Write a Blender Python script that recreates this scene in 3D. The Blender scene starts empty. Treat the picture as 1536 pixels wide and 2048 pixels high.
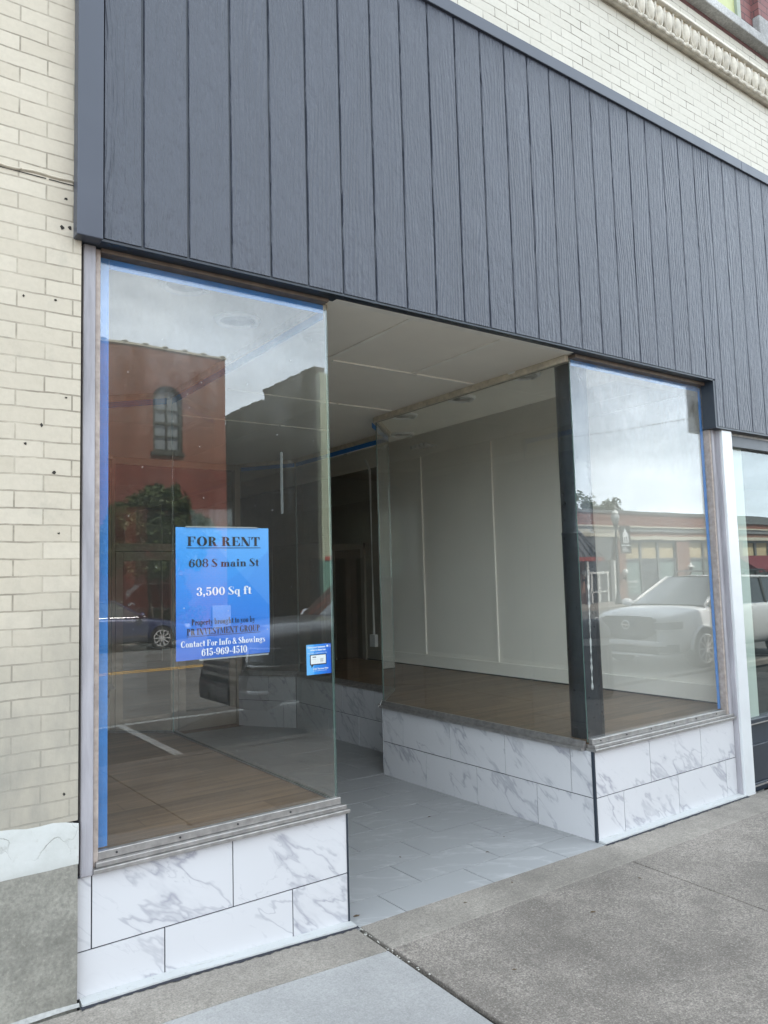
import bpy, math, random
from mathutils import Vector, Matrix
random.seed(7)
S = bpy.context.scene
COL = S.collection
R = math.radians

# ------------------------------------------------------------------ camera
cam_d = bpy.data.cameras.new("camera")
cam = bpy.data.objects.new("camera", cam_d); COL.objects.link(cam)
Rv = Vector((0.8127, -0.5820, -0.0279)); Uv = Vector((-0.0275, -0.0852, 0.9959)); Fv = Vector((0.5823, 0.8085, 0.0851))
Rv.normalize(); Fv = (Fv - Rv * Fv.dot(Rv)).normalized(); Uv = Rv.cross(Fv)
m = Matrix(((Rv.x, Uv.x, -Fv.x, -1.0728), (Rv.y, Uv.y, -Fv.y, -3.2744), (Rv.z, Uv.z, -Fv.z, 1.4493), (0, 0, 0, 1)))
cam.matrix_world = m
cam_d.sensor_fit = 'HORIZONTAL'; cam_d.sensor_width = 36.0
cam_d.lens = 36.0 * 1513.69 / 1536.0
cam_d.clip_start = 0.05; cam_d.clip_end = 3000
S.camera = cam

# ------------------------------------------------------------------ light
SKY, LOW_SKY_GAIN = .070, 1.95
SUN_EL, SUN_AZ = R(55), R(20)          # azimuth from +Y towards +X: the sun stands behind the shop
SUN = Vector((math.sin(SUN_AZ) * math.cos(SUN_EL), math.cos(SUN_AZ) * math.cos(SUN_EL), math.sin(SUN_EL)))
W = bpy.data.worlds.new("World"); S.world = W; W.use_nodes = True
wt = W.node_tree; wt.nodes.clear()
def wn(t, **k):
    n = wt.nodes.new(t)
    for a, b in k.items(): setattr(n, a, b)
    return n
sky = wn('ShaderNodeTexSky', sky_type='NISHITA', sun_disc=False, sun_elevation=SUN_EL, sun_rotation=SUN_AZ)
sky.air_density = 1.0; sky.dust_density = 1.6; sky.ozone_density = 1.0
tc = wn('ShaderNodeTexCoord'); mp = wn('ShaderNodeMapping'); mp.inputs['Scale'].default_value = (1.0, 1.0, 3.2)
mp.inputs['Location'].default_value = (0.35, 0.2, 0.15)
nz = wn('ShaderNodeTexNoise'); nz.inputs['Scale'].default_value = 2.1; nz.inputs['Detail'].default_value = 9; nz.inputs['Roughness'].default_value = .58
rp = wn('ShaderNodeValToRGB'); rp.color_ramp.elements[0].position = .18; rp.color_ramp.elements[1].position = .60
nz2 = wn('ShaderNodeTexNoise'); nz2.inputs['Scale'].default_value = 3.4; nz2.inputs['Detail'].default_value = 6
cc = wn('ShaderNodeValToRGB'); cc.color_ramp.elements[0].position = .3; cc.color_ramp.elements[1].position = .72
cc.color_ramp.elements[0].color = (14.0, 16.2, 18.4, 1); cc.color_ramp.elements[1].color = (18.0, 19.7, 21.0, 1)
mx = wn('ShaderNodeMix', data_type='RGBA'); bg = wn('ShaderNodeBackground'); wo = wn('ShaderNodeOutputWorld')
L = wt.links.new
L(tc.outputs['Generated'], mp.inputs['Vector']); L(mp.outputs['Vector'], nz.inputs['Vector']); L(mp.outputs['Vector'], nz2.inputs['Vector'])
L(nz.outputs['Fac'], rp.inputs['Fac']); L(nz2.outputs['Fac'], cc.inputs['Fac'])
L(rp.outputs['Color'], mx.inputs[0]); L(sky.outputs['Color'], mx.inputs[6]); L(cc.outputs['Color'], mx.inputs[7])
# low sky away from the sun brightened, a gain added to lift window reflections
sx = wn('ShaderNodeSeparateXYZ'); L(tc.outputs['Generated'], sx.inputs[0])
lo = wn('ShaderNodeMapRange'); lo.inputs[1].default_value = .62; lo.inputs[2].default_value = .10; lo.inputs[3].default_value = 1.0; lo.inputs[4].default_value = LOW_SKY_GAIN; L(sx.outputs[2], lo.inputs[0])
aw_ = wn('ShaderNodeMapRange'); aw_.inputs[1].default_value = .25; aw_.inputs[2].default_value = -.35; L(sx.outputs[1], aw_.inputs[0])
bk = wn('ShaderNodeMix', data_type='FLOAT'); bk.inputs[2].default_value = 1.0; L(aw_.outputs[0], bk.inputs[0]); L(lo.outputs[0], bk.inputs[3])
ml = wn('ShaderNodeVectorMath', operation='SCALE'); L(mx.outputs[2], ml.inputs[0]); L(bk.outputs[0], ml.inputs['Scale'])
L(ml.outputs[0], bg.inputs['Color']); bg.inputs['Strength'].default_value = SKY; L(bg.outputs[0], wo.inputs['Surface'])

sd = bpy.data.lights.new("sun", 'SUN'); sd.energy = 5.0; sd.angle = R(0.53); sd.color = (1.0, .95, .87)
so = bpy.data.objects.new("sun", sd); COL.objects.link(so); so.rotation_mode = 'QUATERNION'
so.rotation_quaternion = SUN.to_track_quat('Z', 'Y'); so.location = SUN * 60

S.view_settings.view_transform = 'Standard'; S.view_settings.look = 'None'
S.view_settings.exposure = 1.30; S.view_settings.gamma = 1.0
S.cycles.max_bounces = 8; S.cycles.transparent_max_bounces = 40; S.cycles.glossy_bounces = 4; S.cycles.diffuse_bounces = 5
S.cycles.caustics_reflective = False; S.cycles.caustics_refractive = False
S.cycles.sample_clamp_indirect = 6.0; S.cycles.use_adaptive_sampling = False
try:
    S.cycles.use_denoising = True; S.cycles.denoiser = 'OPENIMAGEDENOISE'; S.cycles.denoising_prefilter = 'ACCURATE'; S.cycles.denoising_input_passes = 'RGB_ALBEDO_NORMAL'
except Exception: pass

# ------------------------------------------------------------------ material helpers
class NT:
    def __init__(s, name):
        s.m = bpy.data.materials.new(name); s.m.use_nodes = True; s.t = s.m.node_tree; s.t.nodes.clear()
        s.out = s.t.nodes.new('ShaderNodeOutputMaterial')
        s._co = None
    def n(s, typ, props=None, **inp):
        nd = s.t.nodes.new(typ)
        for a, b in (props or {}).items(): setattr(nd, a, b)
        for k, v in inp.items(): s.set(nd, k.replace('_', ' '), v)
        return nd
    def set(s, nd, k, v):
        i = nd.inputs[k]
        if isinstance(v, bpy.types.NodeSocket): s.t.links.new(v, i)
        else: i.default_value = v
    def co(s):
        if s._co is None: s._co = s.t.nodes.new('ShaderNodeTexCoord').outputs['Object']
        return s._co
    def rnd(s):
        return s.n('ShaderNodeAttribute', {'attribute_name': 'rnd'}).outputs['Fac']
    def mapv(s, v, sc=(1, 1, 1), loc=(0, 0, 0), rot=(0, 0, 0)):
        return s.n('ShaderNodeMapping', None, Vector=v, Scale=sc, Location=loc, Rotation=rot).outputs[0]
    def noise(s, v, scale, detail=4, rough=.55, dist=0.0):
        return s.n('ShaderNodeTexNoise', None, Vector=v, Scale=scale, Detail=detail, Roughness=rough, Distortion=dist).outputs['Fac']
    def ramp(s, f, stops):
        nd = s.n('ShaderNodeValToRGB', None, Fac=f); cr = nd.color_ramp
        while len(cr.elements) < len(stops): cr.elements.new(.5)
        for e, (p, c) in zip(cr.elements, stops):
            e.position = p; e.color = (c, c, c, 1) if not hasattr(c, '__len__') else tuple(c) + (1,)
        return nd.outputs['Color']
    def math(s, op, a, b=0.0, clamp=False):
        nd = s.n('ShaderNodeMath', {'operation': op, 'use_clamp': clamp}); s.set(nd, 0, a); s.set(nd, 1, b); return nd.outputs[0]
    def vmath(s, op, a, b):
        nd = s.n('ShaderNodeVectorMath', {'operation': op}); s.set(nd, 0, a); s.set(nd, 1, b); return nd.outputs[0]
    def mix(s, f, a, b, blend='MIX'):
        nd = s.n('ShaderNodeMix', {'data_type': 'RGBA', 'blend_type': blend})
        for i, v in ((0, f), (6, a), (7, b)):
            if not isinstance(v, bpy.types.NodeSocket) and hasattr(v, '__len__'): v = tuple(v) + (1,) if len(v) == 3 else v
            s.set(nd, i, v)
        return nd.outputs[2]
    def bump(s, h, strength=.3, dist=.01, nrm=None):
        nd = s.n('ShaderNodeBump', None, Height=h, Strength=strength, Distance=dist)
        if nrm is not None: s.set(nd, 'Normal', nrm)
        return nd.outputs[0]
    def bsdf(s, color, rough=.6, metal=0.0, spec=.5, nrm=None, **kw):
        b = s.n('ShaderNodeBsdfPrincipled')
        if not isinstance(color, bpy.types.NodeSocket): color = tuple(color) + (1,)
        s.set(b, 'Base Color', color); s.set(b, 'Roughness', rough); s.set(b, 'Metallic', metal); s.set(b, 'Specular IOR Level', spec)
        if nrm is not None: s.set(b, 'Normal', nrm)
        for k, v in kw.items(): s.set(b, k, v)
        s.t.links.new(b.outputs[0], s.out.inputs['Surface']); return s.m
    def xz(s):   # wall coordinates: run along the wall (x or y), height
        sp = s.n('ShaderNodeSeparateXYZ', None, Vector=s.co()); u = s.math('ADD', sp.outputs[0], sp.outputs[1])
        return sp, u

def plain(name, c, rough=.6, metal=0.0, spec=.5, var=.10, nscale=6, bstr=0.0, bscale=60, streak=(1, 1, 1)):
    t = NT(name); v = t.mapv(t.co(), streak)
    f = t.noise(v, nscale, 6, .6)
    lo = tuple(x * (1 - var) for x in c); hi = tuple(min(1, x * (1 + var)) for x in c)
    col = t.mix(t.ramp(f, [(.3, 0.0), (.7, 1.0)]), lo, hi)
    nrm = t.bump(t.noise(v, bscale, 4), bstr, .004) if bstr else None
    rr = t.math('ADD', t.math('MULTIPLY', t.noise(t.co(), nscale * 2.3, 3), .16), rough - .08)
    return t.bsdf(col, rr, metal, spec, nrm)

def brick_mat(name, c1, c2, mortar, painted=False, z0=0.0, bw=.2135, rh=.0677, ms=.004, dirt=0.0, grime=None, hole=False, mvar=.5, bump=.5, coarse=False):
    t = NT(name); sp, u = t.xz()
    wob = t.noise(t.co(), 7, 3); wob = t.math('MULTIPLY', t.math('SUBTRACT', wob, .5), .012 if painted else .004)
    zz = t.math('ADD', t.math('SUBTRACT', sp.outputs[2], z0 - 10 * rh), wob)
    cv = t.n('ShaderNodeCombineXYZ', None, X=u, Y=zz).outputs[0]
    br = t.n('ShaderNodeTexBrick', None, Vector=cv, Scale=1.0)
    for k, v in (('Brick Width', bw), ('Row Height', rh), ('Mortar Size', ms), ('Mortar Smooth', .15), ('Bias', 0.0), ('Color1', tuple(c1) + (1,)), ('Color2', tuple(c2) + (1,)), ('Mortar', tuple(c1) + (1,))): t.set(br, k, v)
    big = t.noise(t.co(), .9, 5, .6); fine = t.noise(t.co(), 45, 5, .65)
    col = t.mix(t.math('MULTIPLY', t.ramp(fine, [(.35, 0.0), (.7, 1.0)]), .16), br.outputs['Color'], tuple(x * .55 for x in c1))
    col = t.mix(t.math('MULTIPLY', t.ramp(big, [(.35, 0.0), (.7, 1.0)]), .22), col, tuple(x * .72 for x in c1))
    if painted:
        # painted joints: a thin dark shadow line that breaks up where paint has filled it
        brk = t.ramp(t.noise(t.co(), 3.1, 4, .7), [(.36, .10), (.60, 1.0)])
        brk2 = t.ramp(t.noise(t.co(), 19, 4, .7), [(.3, .45), (.5, 1.0)])
        mf = t.math('MULTIPLY', t.math('MULTIPLY', br.outputs['Fac'], brk), brk2)
        col = t.mix(mf, col, mortar)
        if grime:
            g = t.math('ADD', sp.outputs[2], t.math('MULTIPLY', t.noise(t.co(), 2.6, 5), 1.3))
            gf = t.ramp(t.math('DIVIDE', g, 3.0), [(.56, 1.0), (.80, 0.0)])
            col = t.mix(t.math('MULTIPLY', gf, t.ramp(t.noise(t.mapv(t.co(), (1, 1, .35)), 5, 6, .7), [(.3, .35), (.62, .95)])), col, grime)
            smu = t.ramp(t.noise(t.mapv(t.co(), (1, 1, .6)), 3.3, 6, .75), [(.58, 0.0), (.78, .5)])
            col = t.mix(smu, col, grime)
        if hole:
            hv = t.n('ShaderNodeTexVoronoi', None, Vector=t.mapv(cv, (1 / bw * .9, 1 / rh * .55, 1)), Scale=1.0).outputs['Distance']
            ho = t.math('MULTIPLY', t.math('LESS_THAN', hv, .10), t.math('GREATER_THAN', t.noise(t.co(), 4.3, 2), .56))
            col = t.mix(ho, col, (.03, .025, .02))
    else:
        mcol = t.mix(t.noise(t.co(), 30, 4), mortar, tuple(x * (1 - mvar) for x in mortar))
        col = t.mix(br.outputs['Fac'], col, mcol)
        if dirt:
            sk = t.noise(t.mapv(t.co(), (.55, .55, 9.0)), 1.0, 5, .75); col = t.mix(t.math('MULTIPLY', t.ramp(sk, [(.42, 1.0), (.56, 0.0)]), dirt), col, tuple(x * .45 for x in c1))
            col = t.mix(t.math('MULTIPLY', t.ramp(t.noise(t.mapv(t.co(), (1, 1, .3)), 1.1, 6, .7), [(.42, 0.0), (.7, 1.0)]), dirt), col, tuple(x * .3 for x in c1))
    h = t.math('ADD', t.math('MULTIPLY', t.math('SUBTRACT', 1.0, br.outputs['Fac']), 1.0), t.math('MULTIPLY', fine, .35))
    h = t.math('ADD', h, t.math('MULTIPLY', t.noise(t.co(), 14, 4), .5))
    return t.bsdf(col, .75 if not painted else .6, 0, .35, t.bump(h, bump, .006))

def marble_mat(name, base=(.575, .575, .587), vein=(.31, .31, .345), rough=.22, sc=1.0, dens=1.0, flat=False):
    t = NT(name); off = t.math('MULTIPLY', t.rnd(), 37.0); 
    spm = t.n('ShaderNodeSeparateXYZ', None, Vector=t.co()); uu = t.math('SUBTRACT', spm.outputs[0], spm.outputs[1])
    cw = t.co() if flat else t.n('ShaderNodeCombineXYZ', None, X=uu, Y=0.0, Z=spm.outputs[2]).outputs[0]
    v = t.vmath('ADD', cw, t.n('ShaderNodeCombineXYZ', None, X=off, Y=t.math('MULTIPLY', off, .7), Z=t.math('MULTIPLY', off, 1.3)).outputs[0])
    v = t.mapv(v, (sc, sc, sc), (0, 0, 0), (0, R(-40 if not flat else 0), 0 if not flat else .6)); v = t.mapv(v, (.75, 1.0 if not flat else 2.2, 2.4))
    w1 = t.n('ShaderNodeTexNoise', None, Vector=v, Scale=2.6, Detail=4).outputs['Color']
    v2 = t.vmath('ADD', v, t.vmath('MULTIPLY', t.vmath('SUBTRACT', w1, (.5, .5, .5)), (.9, .9, .9)))
    n1 = t.noise(v2, 1.5, 3, .5); a = t.math('ABSOLUTE', t.math('SUBTRACT', n1, .5))
    thin = t.ramp(a, [(.0, .60), (.009, .42), (.024, 0.0)])
    wide = t.ramp(a, [(.0, .34), (.06, 0.0)])
    mask = t.ramp(t.noise(v, 1.3, 3, .6), [(.36, 0.0), (.52, 1.0)])
    mask2 = t.ramp(t.noise(v2, 2.4, 4, .6), [(.45, 0.0), (.62, 1.0)])
    n2 = t.math('ABSOLUTE', t.math('SUBTRACT', t.noise(v2, 3.7, 3, .5), .5)); th2 = t.ramp(n2, [(.0, .35), (.014, 0.0)])
    f = t.math('ADD', t.math('MULTIPLY', thin, t.math('MULTIPLY', mask, .95)), t.math('MULTIPLY', wide, t.math('MULTIPLY', mask, mask2)))
    f = t.math('MULTIPLY', t.math('ADD', f, t.math('MULTIPLY', th2, mask2)), dens, True)
    bc = t.mix(t.noise(t.co(), 2.0, 4), base, tuple(x * .93 for x in base))
    col = t.mix(f, bc, vein)
    dirt = t.ramp(t.noise(t.co(), 55, 3, .8), [(.70, 0.0), (.78, .30)])
    col = t.mix(dirt, col, (.30, .27, .23))
    return t.bsdf(col, rough, 0, .5, t.bump(t.noise(t.co(), 3.5, 2), .05, .004))

def concrete_mat(name, c=(.27, .255, .225), speck=.35, stain=.5, brush=False, fine=130):
    t = NT(name); v = t.co()
    a = t.noise(v, .95, 8, .70); b = t.noise(v, 6.0, 6, .7); f = t.noise(v, fine, 3, .7); vo = t.n('ShaderNodeTexVoronoi', None, Vector=v, Scale=95.0).outputs['Distance']
    col = t.mix(t.ramp(a, [(.38, 0.0), (.62, 1.0)]), tuple(x * (1 - stain * 1.0) for x in c), tuple(x * (1 + stain * .5) for x in c))
    col = t.mix(t.math('MULTIPLY', t.ramp(b, [(.35, 1.0), (.6, 0.0)]), stain * .6), col, tuple(x * .55 for x in c))
    col = t.mix(t.math('MULTIPLY', t.ramp(f, [(.36, 1.0), (.52, 0.0)]), speck), col, tuple(x * .42 for x in c))
    f2 = t.noise(v, fine * .42, 4, .75)
    col = t.mix(t.math('MULTIPLY', t.ramp(f2, [(.38, 1.0), (.54, 0.0)]), speck * .75), col, tuple(x * .45 for x in c))
    col = t.mix(t.math('MULTIPLY', t.ramp(f2, [(.60, 0.0), (.74, 1.0)]), speck * .6), col, tuple(min(.8, x * 1.6) for x in c))
    col = t.mix(t.math('MULTIPLY', t.ramp(f, [(.56, 0.0), (.72, 1.0)]), speck * .8), col, tuple(min(.8, x * 1.75) for x in c))
    gum = t.n('ShaderNodeTexVoronoi', None, Vector=t.vmath('ADD', v, t.vmath('MULTIPLY', t.n('ShaderNodeTexNoise', None, Vector=v, Scale=22.0).outputs['Color'], (.03, .03, .03))), Scale=2.3).outputs['Distance']
    gf = t.math('MULTIPLY', t.math('LESS_THAN', gum, .060), stain)
    col = t.mix(gf, col, tuple(x * .3 for x in c))
    h = t.math('ADD', f, t.math('MULTIPLY', vo, .6))
    if brush: h = t.math('ADD', h, t.math('MULTIPLY', t.noise(t.mapv(v, (160, 6, 1)), 1.0, 3), 1.2))
    return t.bsdf(col, .85, 0, .3, t.bump(h, .35, .004))

def glass_mat(name, tint=(.985, .995, .99), f0=.064, dust=.003, wave=.010, smear=.10, ztop=2.9):
    t = NT(name)
    v = t.co()
    nrm = t.bump(t.noise(v, 1.7, 2, .4), wave, .05)
    lw = t.n('ShaderNodeLayerWeight', None, Blend=.5); t.set(lw, 'Normal', nrm)
    f5 = t.math('POWER', lw.outputs['Facing'], 5.0)
    fr = t.math('ADD', t.math('MULTIPLY', f5, 1 - f0), f0, True)
    tr = t.n('ShaderNodeBsdfTransparent', None, Color=tuple(tint) + (1,))
    gl = t.n('ShaderNodeBsdfGlossy', None, Color=(1, 1, 1, 1), Roughness=0.0); t.set(gl, 'Normal', nrm)
    df = t.n('ShaderNodeBsdfDiffuse', None, Color=(.75, .78, .80, 1))
    sp = t.n('ShaderNodeSeparateXYZ', None, Vector=v)
    film = t.math('MULTIPLY', t.ramp(t.noise(t.mapv(v, (1, 1, .5), rot=(.3, .5, .4)), 5.0, 7, .72), [(.42, 0.0), (.78, 1.0)]), smear)
    topm = t.ramp(t.math('SUBTRACT', ztop, sp.outputs[2]), [(.0, 1.0), (.55, 0.06)])
    speck = t.math('MULTIPLY', t.math('LESS_THAN', t.n('ShaderNodeTexVoronoi', None, Vector=v, Scale=9.0).outputs['Distance'], .022), .5)
    d = t.math('ADD', t.math('ADD', t.math('MULTIPLY', film, topm), dust), speck, True)
    m1 = t.n('ShaderNodeMixShader'); t.set(m1, 0, fr); t.t.links.new(tr.outputs[0], m1.inputs[1]); t.t.links.new(gl.outputs[0], m1.inputs[2])
    m2 = t.n('ShaderNodeMixShader'); t.set(m2, 0, d); t.t.links.new(m1.outputs[0], m2.inputs[1]); t.t.links.new(df.outputs[0], m2.inputs[2])
    t.t.links.new(m2.outputs[0], t.out.inputs['Surface'])
    return t.m

def siding_mat():
    t = NT('slate_blue_siding'); v = t.co()
    off = t.math('MULTIPLY', t.rnd(), 23.0); v = t.vmath('ADD', v, t.n('ShaderNodeCombineXYZ', None, X=off, Y=0.0, Z=t.math('MULTIPLY', off, 2.1)).outputs[0])
    warp = t.n('ShaderNodeTexNoise', None, Vector=t.mapv(v, (3.0, 3.0, .8)), Scale=1.0, Detail=3).outputs['Color']
    v2 = t.vmath('ADD', v, t.vmath('MULTIPLY', t.vmath('SUBTRACT', warp, (.5, .5, .5)), (.16, 0, .3)))
    g1 = t.noise(t.mapv(v2, (85, 1, 3.2)), 1.0, 3, .55)
    g2 = t.noise(t.mapv(v2, (28, 1, 11)), 1.0, 4, .6)
    wv = t.n('ShaderNodeTexWave', {'wave_type': 'BANDS', 'bands_direction': 'X'}, Vector=t.mapv(v2, (13, 1, .9)), Scale=1.0, Distortion=7.0, Detail=2.0).outputs['Fac']
    sel = t.ramp(t.noise(t.mapv(v, (2.2, 1, .7)), 1.0, 2), [(.45, 0.0), (.6, 1.0)])
    h = t.math('ADD', t.math('MULTIPLY', t.ramp(g1, [(.35, 0.0), (.65, 1.0)]), .7), t.math('MULTIPLY', t.ramp(g2, [(.35, 0.0), (.6, 1.0)]), .6))
    h = t.math('ADD', h, t.math('MULTIPLY', t.math('MULTIPLY', wv, sel), .8))
    col = t.mix(t.noise(v, 1.3, 5, .6), (.038, .044, .060), (.054, .061, .082))
    return t.bsdf(col, .37, 0, .5, t.bump(h, .75, .008))

def wood_mat(name, c1, c2, rough=.5, plank=.15, along='x'):
    t = NT(name); v = t.co()
    if along == 'x': sv = (3, 60, 60); br = t.mapv(v, (1, 1, 1))
    else: sv = (60, 3, 60); br = t.mapv(v, (1, 1, 1), rot=(0, 0, R(90)))
    if along == 'z': sv = (60, 60, 3)
    g = t.noise(t.mapv(v, sv), 1.0, 5, .6); g2 = t.noise(t.mapv(v, tuple(x * .3 for x in sv)), 1.0, 4, .6)
    col = t.mix(t.ramp(g, [(.3, 0.0), (.7, 1.0)]), c1, c2)
    col = t.mix(t.math('MULTIPLY', t.ramp(g2, [(.35, 1.0), (.6, 0.0)]), .55), col, tuple(x * .5 for x in c1))
    if along != 'z':
        b = t.n('ShaderNodeTexBrick', None, Vector=br, Scale=1.0)
        for k, vv in (('Brick Width', 1.2), ('Row Height', plank), ('Mortar Size', .0015), ('Color1', (.75, .75, .75, 1)), ('Color2', (1.1, 1.1, 1.1, 1)), ('Mortar', (.35, .35, .35, 1))): t.set(b, k, vv)
        col = t.mix(1.0, col, b.outputs['Color'], 'MULTIPLY')
    return t.bsdf(col, rough, 0, .4, t.bump(g, .2, .002))

def paint_mat(name, c, rough=.25, metal=0.0, coat=.6):
    t = NT(name); f = t.noise(t.co(), 2.0, 4)
    col = t.mix(f, tuple(x * .94 for x in c), tuple(min(1, x * 1.05) for x in c))
    return t.bsdf(col, rough, metal, .5, None, **{'Coat Weight': coat, 'Coat Roughness': .04})

def leaf_mat(name, c1, c2):
    t = NT(name); col = t.mix(t.rnd(), c1, c2)
    b = t.n('ShaderNodeBsdfPrincipled'); t.set(b, 'Base Color', col); t.set(b, 'Roughness', .55)
    tl = t.n('ShaderNodeBsdfTranslucent', None, Color=col); mxs = t.n('ShaderNodeMixShader'); t.set(mxs, 0, .25)
    t.t.links.new(b.outputs[0], mxs.inputs[1]); t.t.links.new(tl.outputs[0], mxs.inputs[2]); t.t.links.new(mxs.outputs[0], t.out.inputs['Surface'])
    return t.m

def emit_none(): pass

MT = {}
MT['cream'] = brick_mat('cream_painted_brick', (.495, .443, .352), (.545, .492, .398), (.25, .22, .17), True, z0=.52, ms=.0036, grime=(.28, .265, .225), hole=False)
MT['cream2'] = brick_mat('cream_painted_brick_upper', (.515, .49, .42), (.55, .525, .455), (.17, .15, .12), True, z0=.52, ms=.0040, hole=False)
MT['darkred'] = brick_mat('dark_red_brick', (.17, .075, .075), (.22, .10, .095), (.09, .07, .07), rh=.0677, z0=.52, ms=.004)
MT['red'] = brick_mat('orange_red_brick', (.36, .135, .085), (.44, .18, .12), (.16, .10, .08), ms=.012, z0=0, dirt=.5, rh=.074, bw=.22)
MT['redpaint'] = brick_mat('red_painted_brick', (.31, .095, .07), (.36, .115, .085), (.14, .05, .04), ms=.010, dirt=.55, rh=.074, bw=.22)
MT['grnbrick'] = brick_mat('pale_green_painted_brick', (.48, .55, .40), (.55, .60, .46), (.12, .13, .10), ms=.008, rh=.09, bw=.25)
MT['tealbrick'] = brick_mat('teal_painted_brick', (.16, .34, .27), (.20, .38, .31), (.10, .16, .13), ms=.01, rh=.09, bw=.25)
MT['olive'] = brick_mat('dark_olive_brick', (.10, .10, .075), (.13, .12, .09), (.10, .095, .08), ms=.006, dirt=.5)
MT['shopbrick'] = brick_mat('brown_red_brick', (.30, .13, .09), (.38, .18, .12), (.42, .36, .30), ms=.010, dirt=.2)
MT['shopbrick2'] = brick_mat('smooth_red_brick', (.27, .11, .08), (.31, .14, .10), (.27, .16, .13), ms=.004, dirt=.15, rh=.09)
MT['stucco'] = concrete_mat('grey_stucco', (.27, .26, .225), .35, .45, fine=60)
MT['plaster_flat'] = plain('white_painted_plaster', (.50, .51, .485), .7, var=.10, nscale=9, bstr=.5, bscale=14)
def plaster_mat():
    t = NT('cracked_white_plaster'); v = t.co()
    w = t.vmath('ADD', v, t.vmath('MULTIPLY', t.n('ShaderNodeTexNoise', None, Vector=v, Scale=7.0, Detail=5).outputs['Color'], (.22, .22, .22)))
    e = t.n('ShaderNodeTexVoronoi', {'feature': 'DISTANCE_TO_EDGE'}, Vector=t.mapv(w, (1.2, 1, 1)), Scale=4.5).outputs['Distance']
    cr = t.math('MULTIPLY', t.ramp(e, [(.0, 1.0), (.018, 0.0)]), t.ramp(t.noise(v, 3.0, 3), [(.45, 0.0), (.6, 1.0)]))
    f = t.noise(v, 9, 6, .65)
    col = t.mix(t.ramp(f, [(.3, 0.0), (.7, 1.0)]), (.46, .47, .445), (.54, .55, .53))
    col = t.mix(t.ramp(t.noise(v, 16, 5, .75), [(.62, 0.0), (.72, .6)]), col, (.36, .35, .31))
    col = t.mix(t.math('MULTIPLY', cr, .7), col, (.20, .19, .17))
    return t.bsdf(col, .7, 0, .4, t.bump(t.math('SUBTRACT', t.noise(v, 14, 5), cr), .5, .006))
MT['plaster'] = plaster_mat()
MT['siding'] = siding_mat()
MT['trimblue'] = plain('slate_blue_metal_trim', (.047, .055, .076), .38, 0, .5, .05, 3)
MT['darktrim'] = plain('dark_navy_trim', (.022, .030, .042), .4, 0, .5, .2, 5)
MT['moulding'] = plain('cream_terracotta', (.50, .465, .39), .7, var=.22, nscale=14, bstr=.3)
MT['ledge'] = concrete_mat('weathered_grey_stone', (.46, .46, .45), .4, .4, fine=70)
MT['marble'] = marble_mat('white_marble_tile')
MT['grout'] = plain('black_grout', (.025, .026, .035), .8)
MT['floor_tile'] = marble_mat('grey_stone_tile', (.345, .35, .353), (.53, .535, .535), .42, 1.0, .5, True)
MT['concrete_old'] = concrete_mat('old_speckled_concrete', (.30, .268, .235), .85, .50)
MT['concrete_apron'] = concrete_mat('brown_grey_concrete', (.315, .286, .25), .5, .38)
MT['concrete_new'] = concrete_mat('new_pale_concrete', (.385, .380, .372), .25, .16, True)
MT['asphalt'] = concrete_mat('asphalt', (.15, .148, .14), .4, .3)
MT['soil'] = plain('dark_joint_soil', (.03, .027, .023), .95, var=.4, nscale=40)
MT['roadyellow'] = plain('yellow_road_paint', (.62, .36, .06), .7, var=.2, nscale=9)
MT['roadwhite'] = plain('white_road_paint', (.74, .73, .68), .7, var=.15, nscale=12)
def strip_mat():
    t = NT('white_painted_strip'); v = t.co()
    col = t.mix(t.noise(v, 6, 5), (.44, .45, .445), (.52, .53, .525))
    col = t.mix(t.ramp(t.noise(v, 70, 4, .8), [(.64, 0.0), (.70, .85)]), col, (.07, .065, .055))
    col = t.mix(t.ramp(t.noise(t.mapv(v, (1, 4, 4)), 9, 5, .75), [(.56, 0.0), (.74, .6)]), col, (.26, .25, .225))
    return t.bsdf(col, .5)
MT['stripwhite'] = strip_mat()
MT['alu'] = plain('weathered_aluminium', (.40, .385, .37), .38, .75, .5, .22, 22, .3, 50)
MT['caulk'] = plain('dirty_white_caulk', (.33, .33, .315), .7, var=.3, nscale=30)
MT['alupink'] = plain('pinkish_weathered_stop', (.36, .305, .27), .55, .15, .5, .25, 25, .4, 60)
MT['greywood'] = plain('weathered_grey_frame', (.33, .32, .34), .55, .1, .5, .30, 16, .5, 40, (1, 1, .12))
MT['brownframe'] = plain('brown_head_frame', (.16, .125, .10), .5, .2, .5, .25, 16, .3, 40)
MT['gapdark'] = plain('dark_gap', (.085, .085, .09), .8)
MT['whitepost'] = plain('white_metal_post', (.62, .635, .64), .32, .1, .6, .05, 4)
MT['navy'] = plain('dark_navy_panel', (.020, .026, .036), .35)
MT['ceiling'] = plain('cream_ceiling_paint', (.88, .835, .74), .7, var=.04, nscale=1.6)
MT['batten'] = plain('pale_batten', (.88, .85, .77), .6)
MT['creamwood'] = plain('cream_head_trim', (.58, .52, .41), .55, var=.2, nscale=18, bstr=.4)
MT['inwall'] = plain('white_panel_wall', (.84, .82, .77), .6, var=.05, nscale=1.2)
MT['inwall2'] = plain('white_display_wall', (.92, .88, .80), .5, var=.04, nscale=1.0)
MT['woodfloor'] = wood_mat('brown_plank_floor', (.17, .105, .06), (.27, .175, .105), .38)
MT['backwall'] = plain('tan_wall_with_shade', (.26, .235, .19), .7, var=.08)  # tan darkened so the colour carries the dimness of the deep room
MT['backdoor'] = plain('brown_inner_door', (.13, .105, .08), .6)
MT['darkwood'] = wood_mat('dark_wood', (.06, .04, .03), (.10, .07, .05), .5, along='z')
MT['tan'] = plain('tan_door_frame', (.36, .32, .255), .45, .2, .5, .1, 5)
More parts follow.
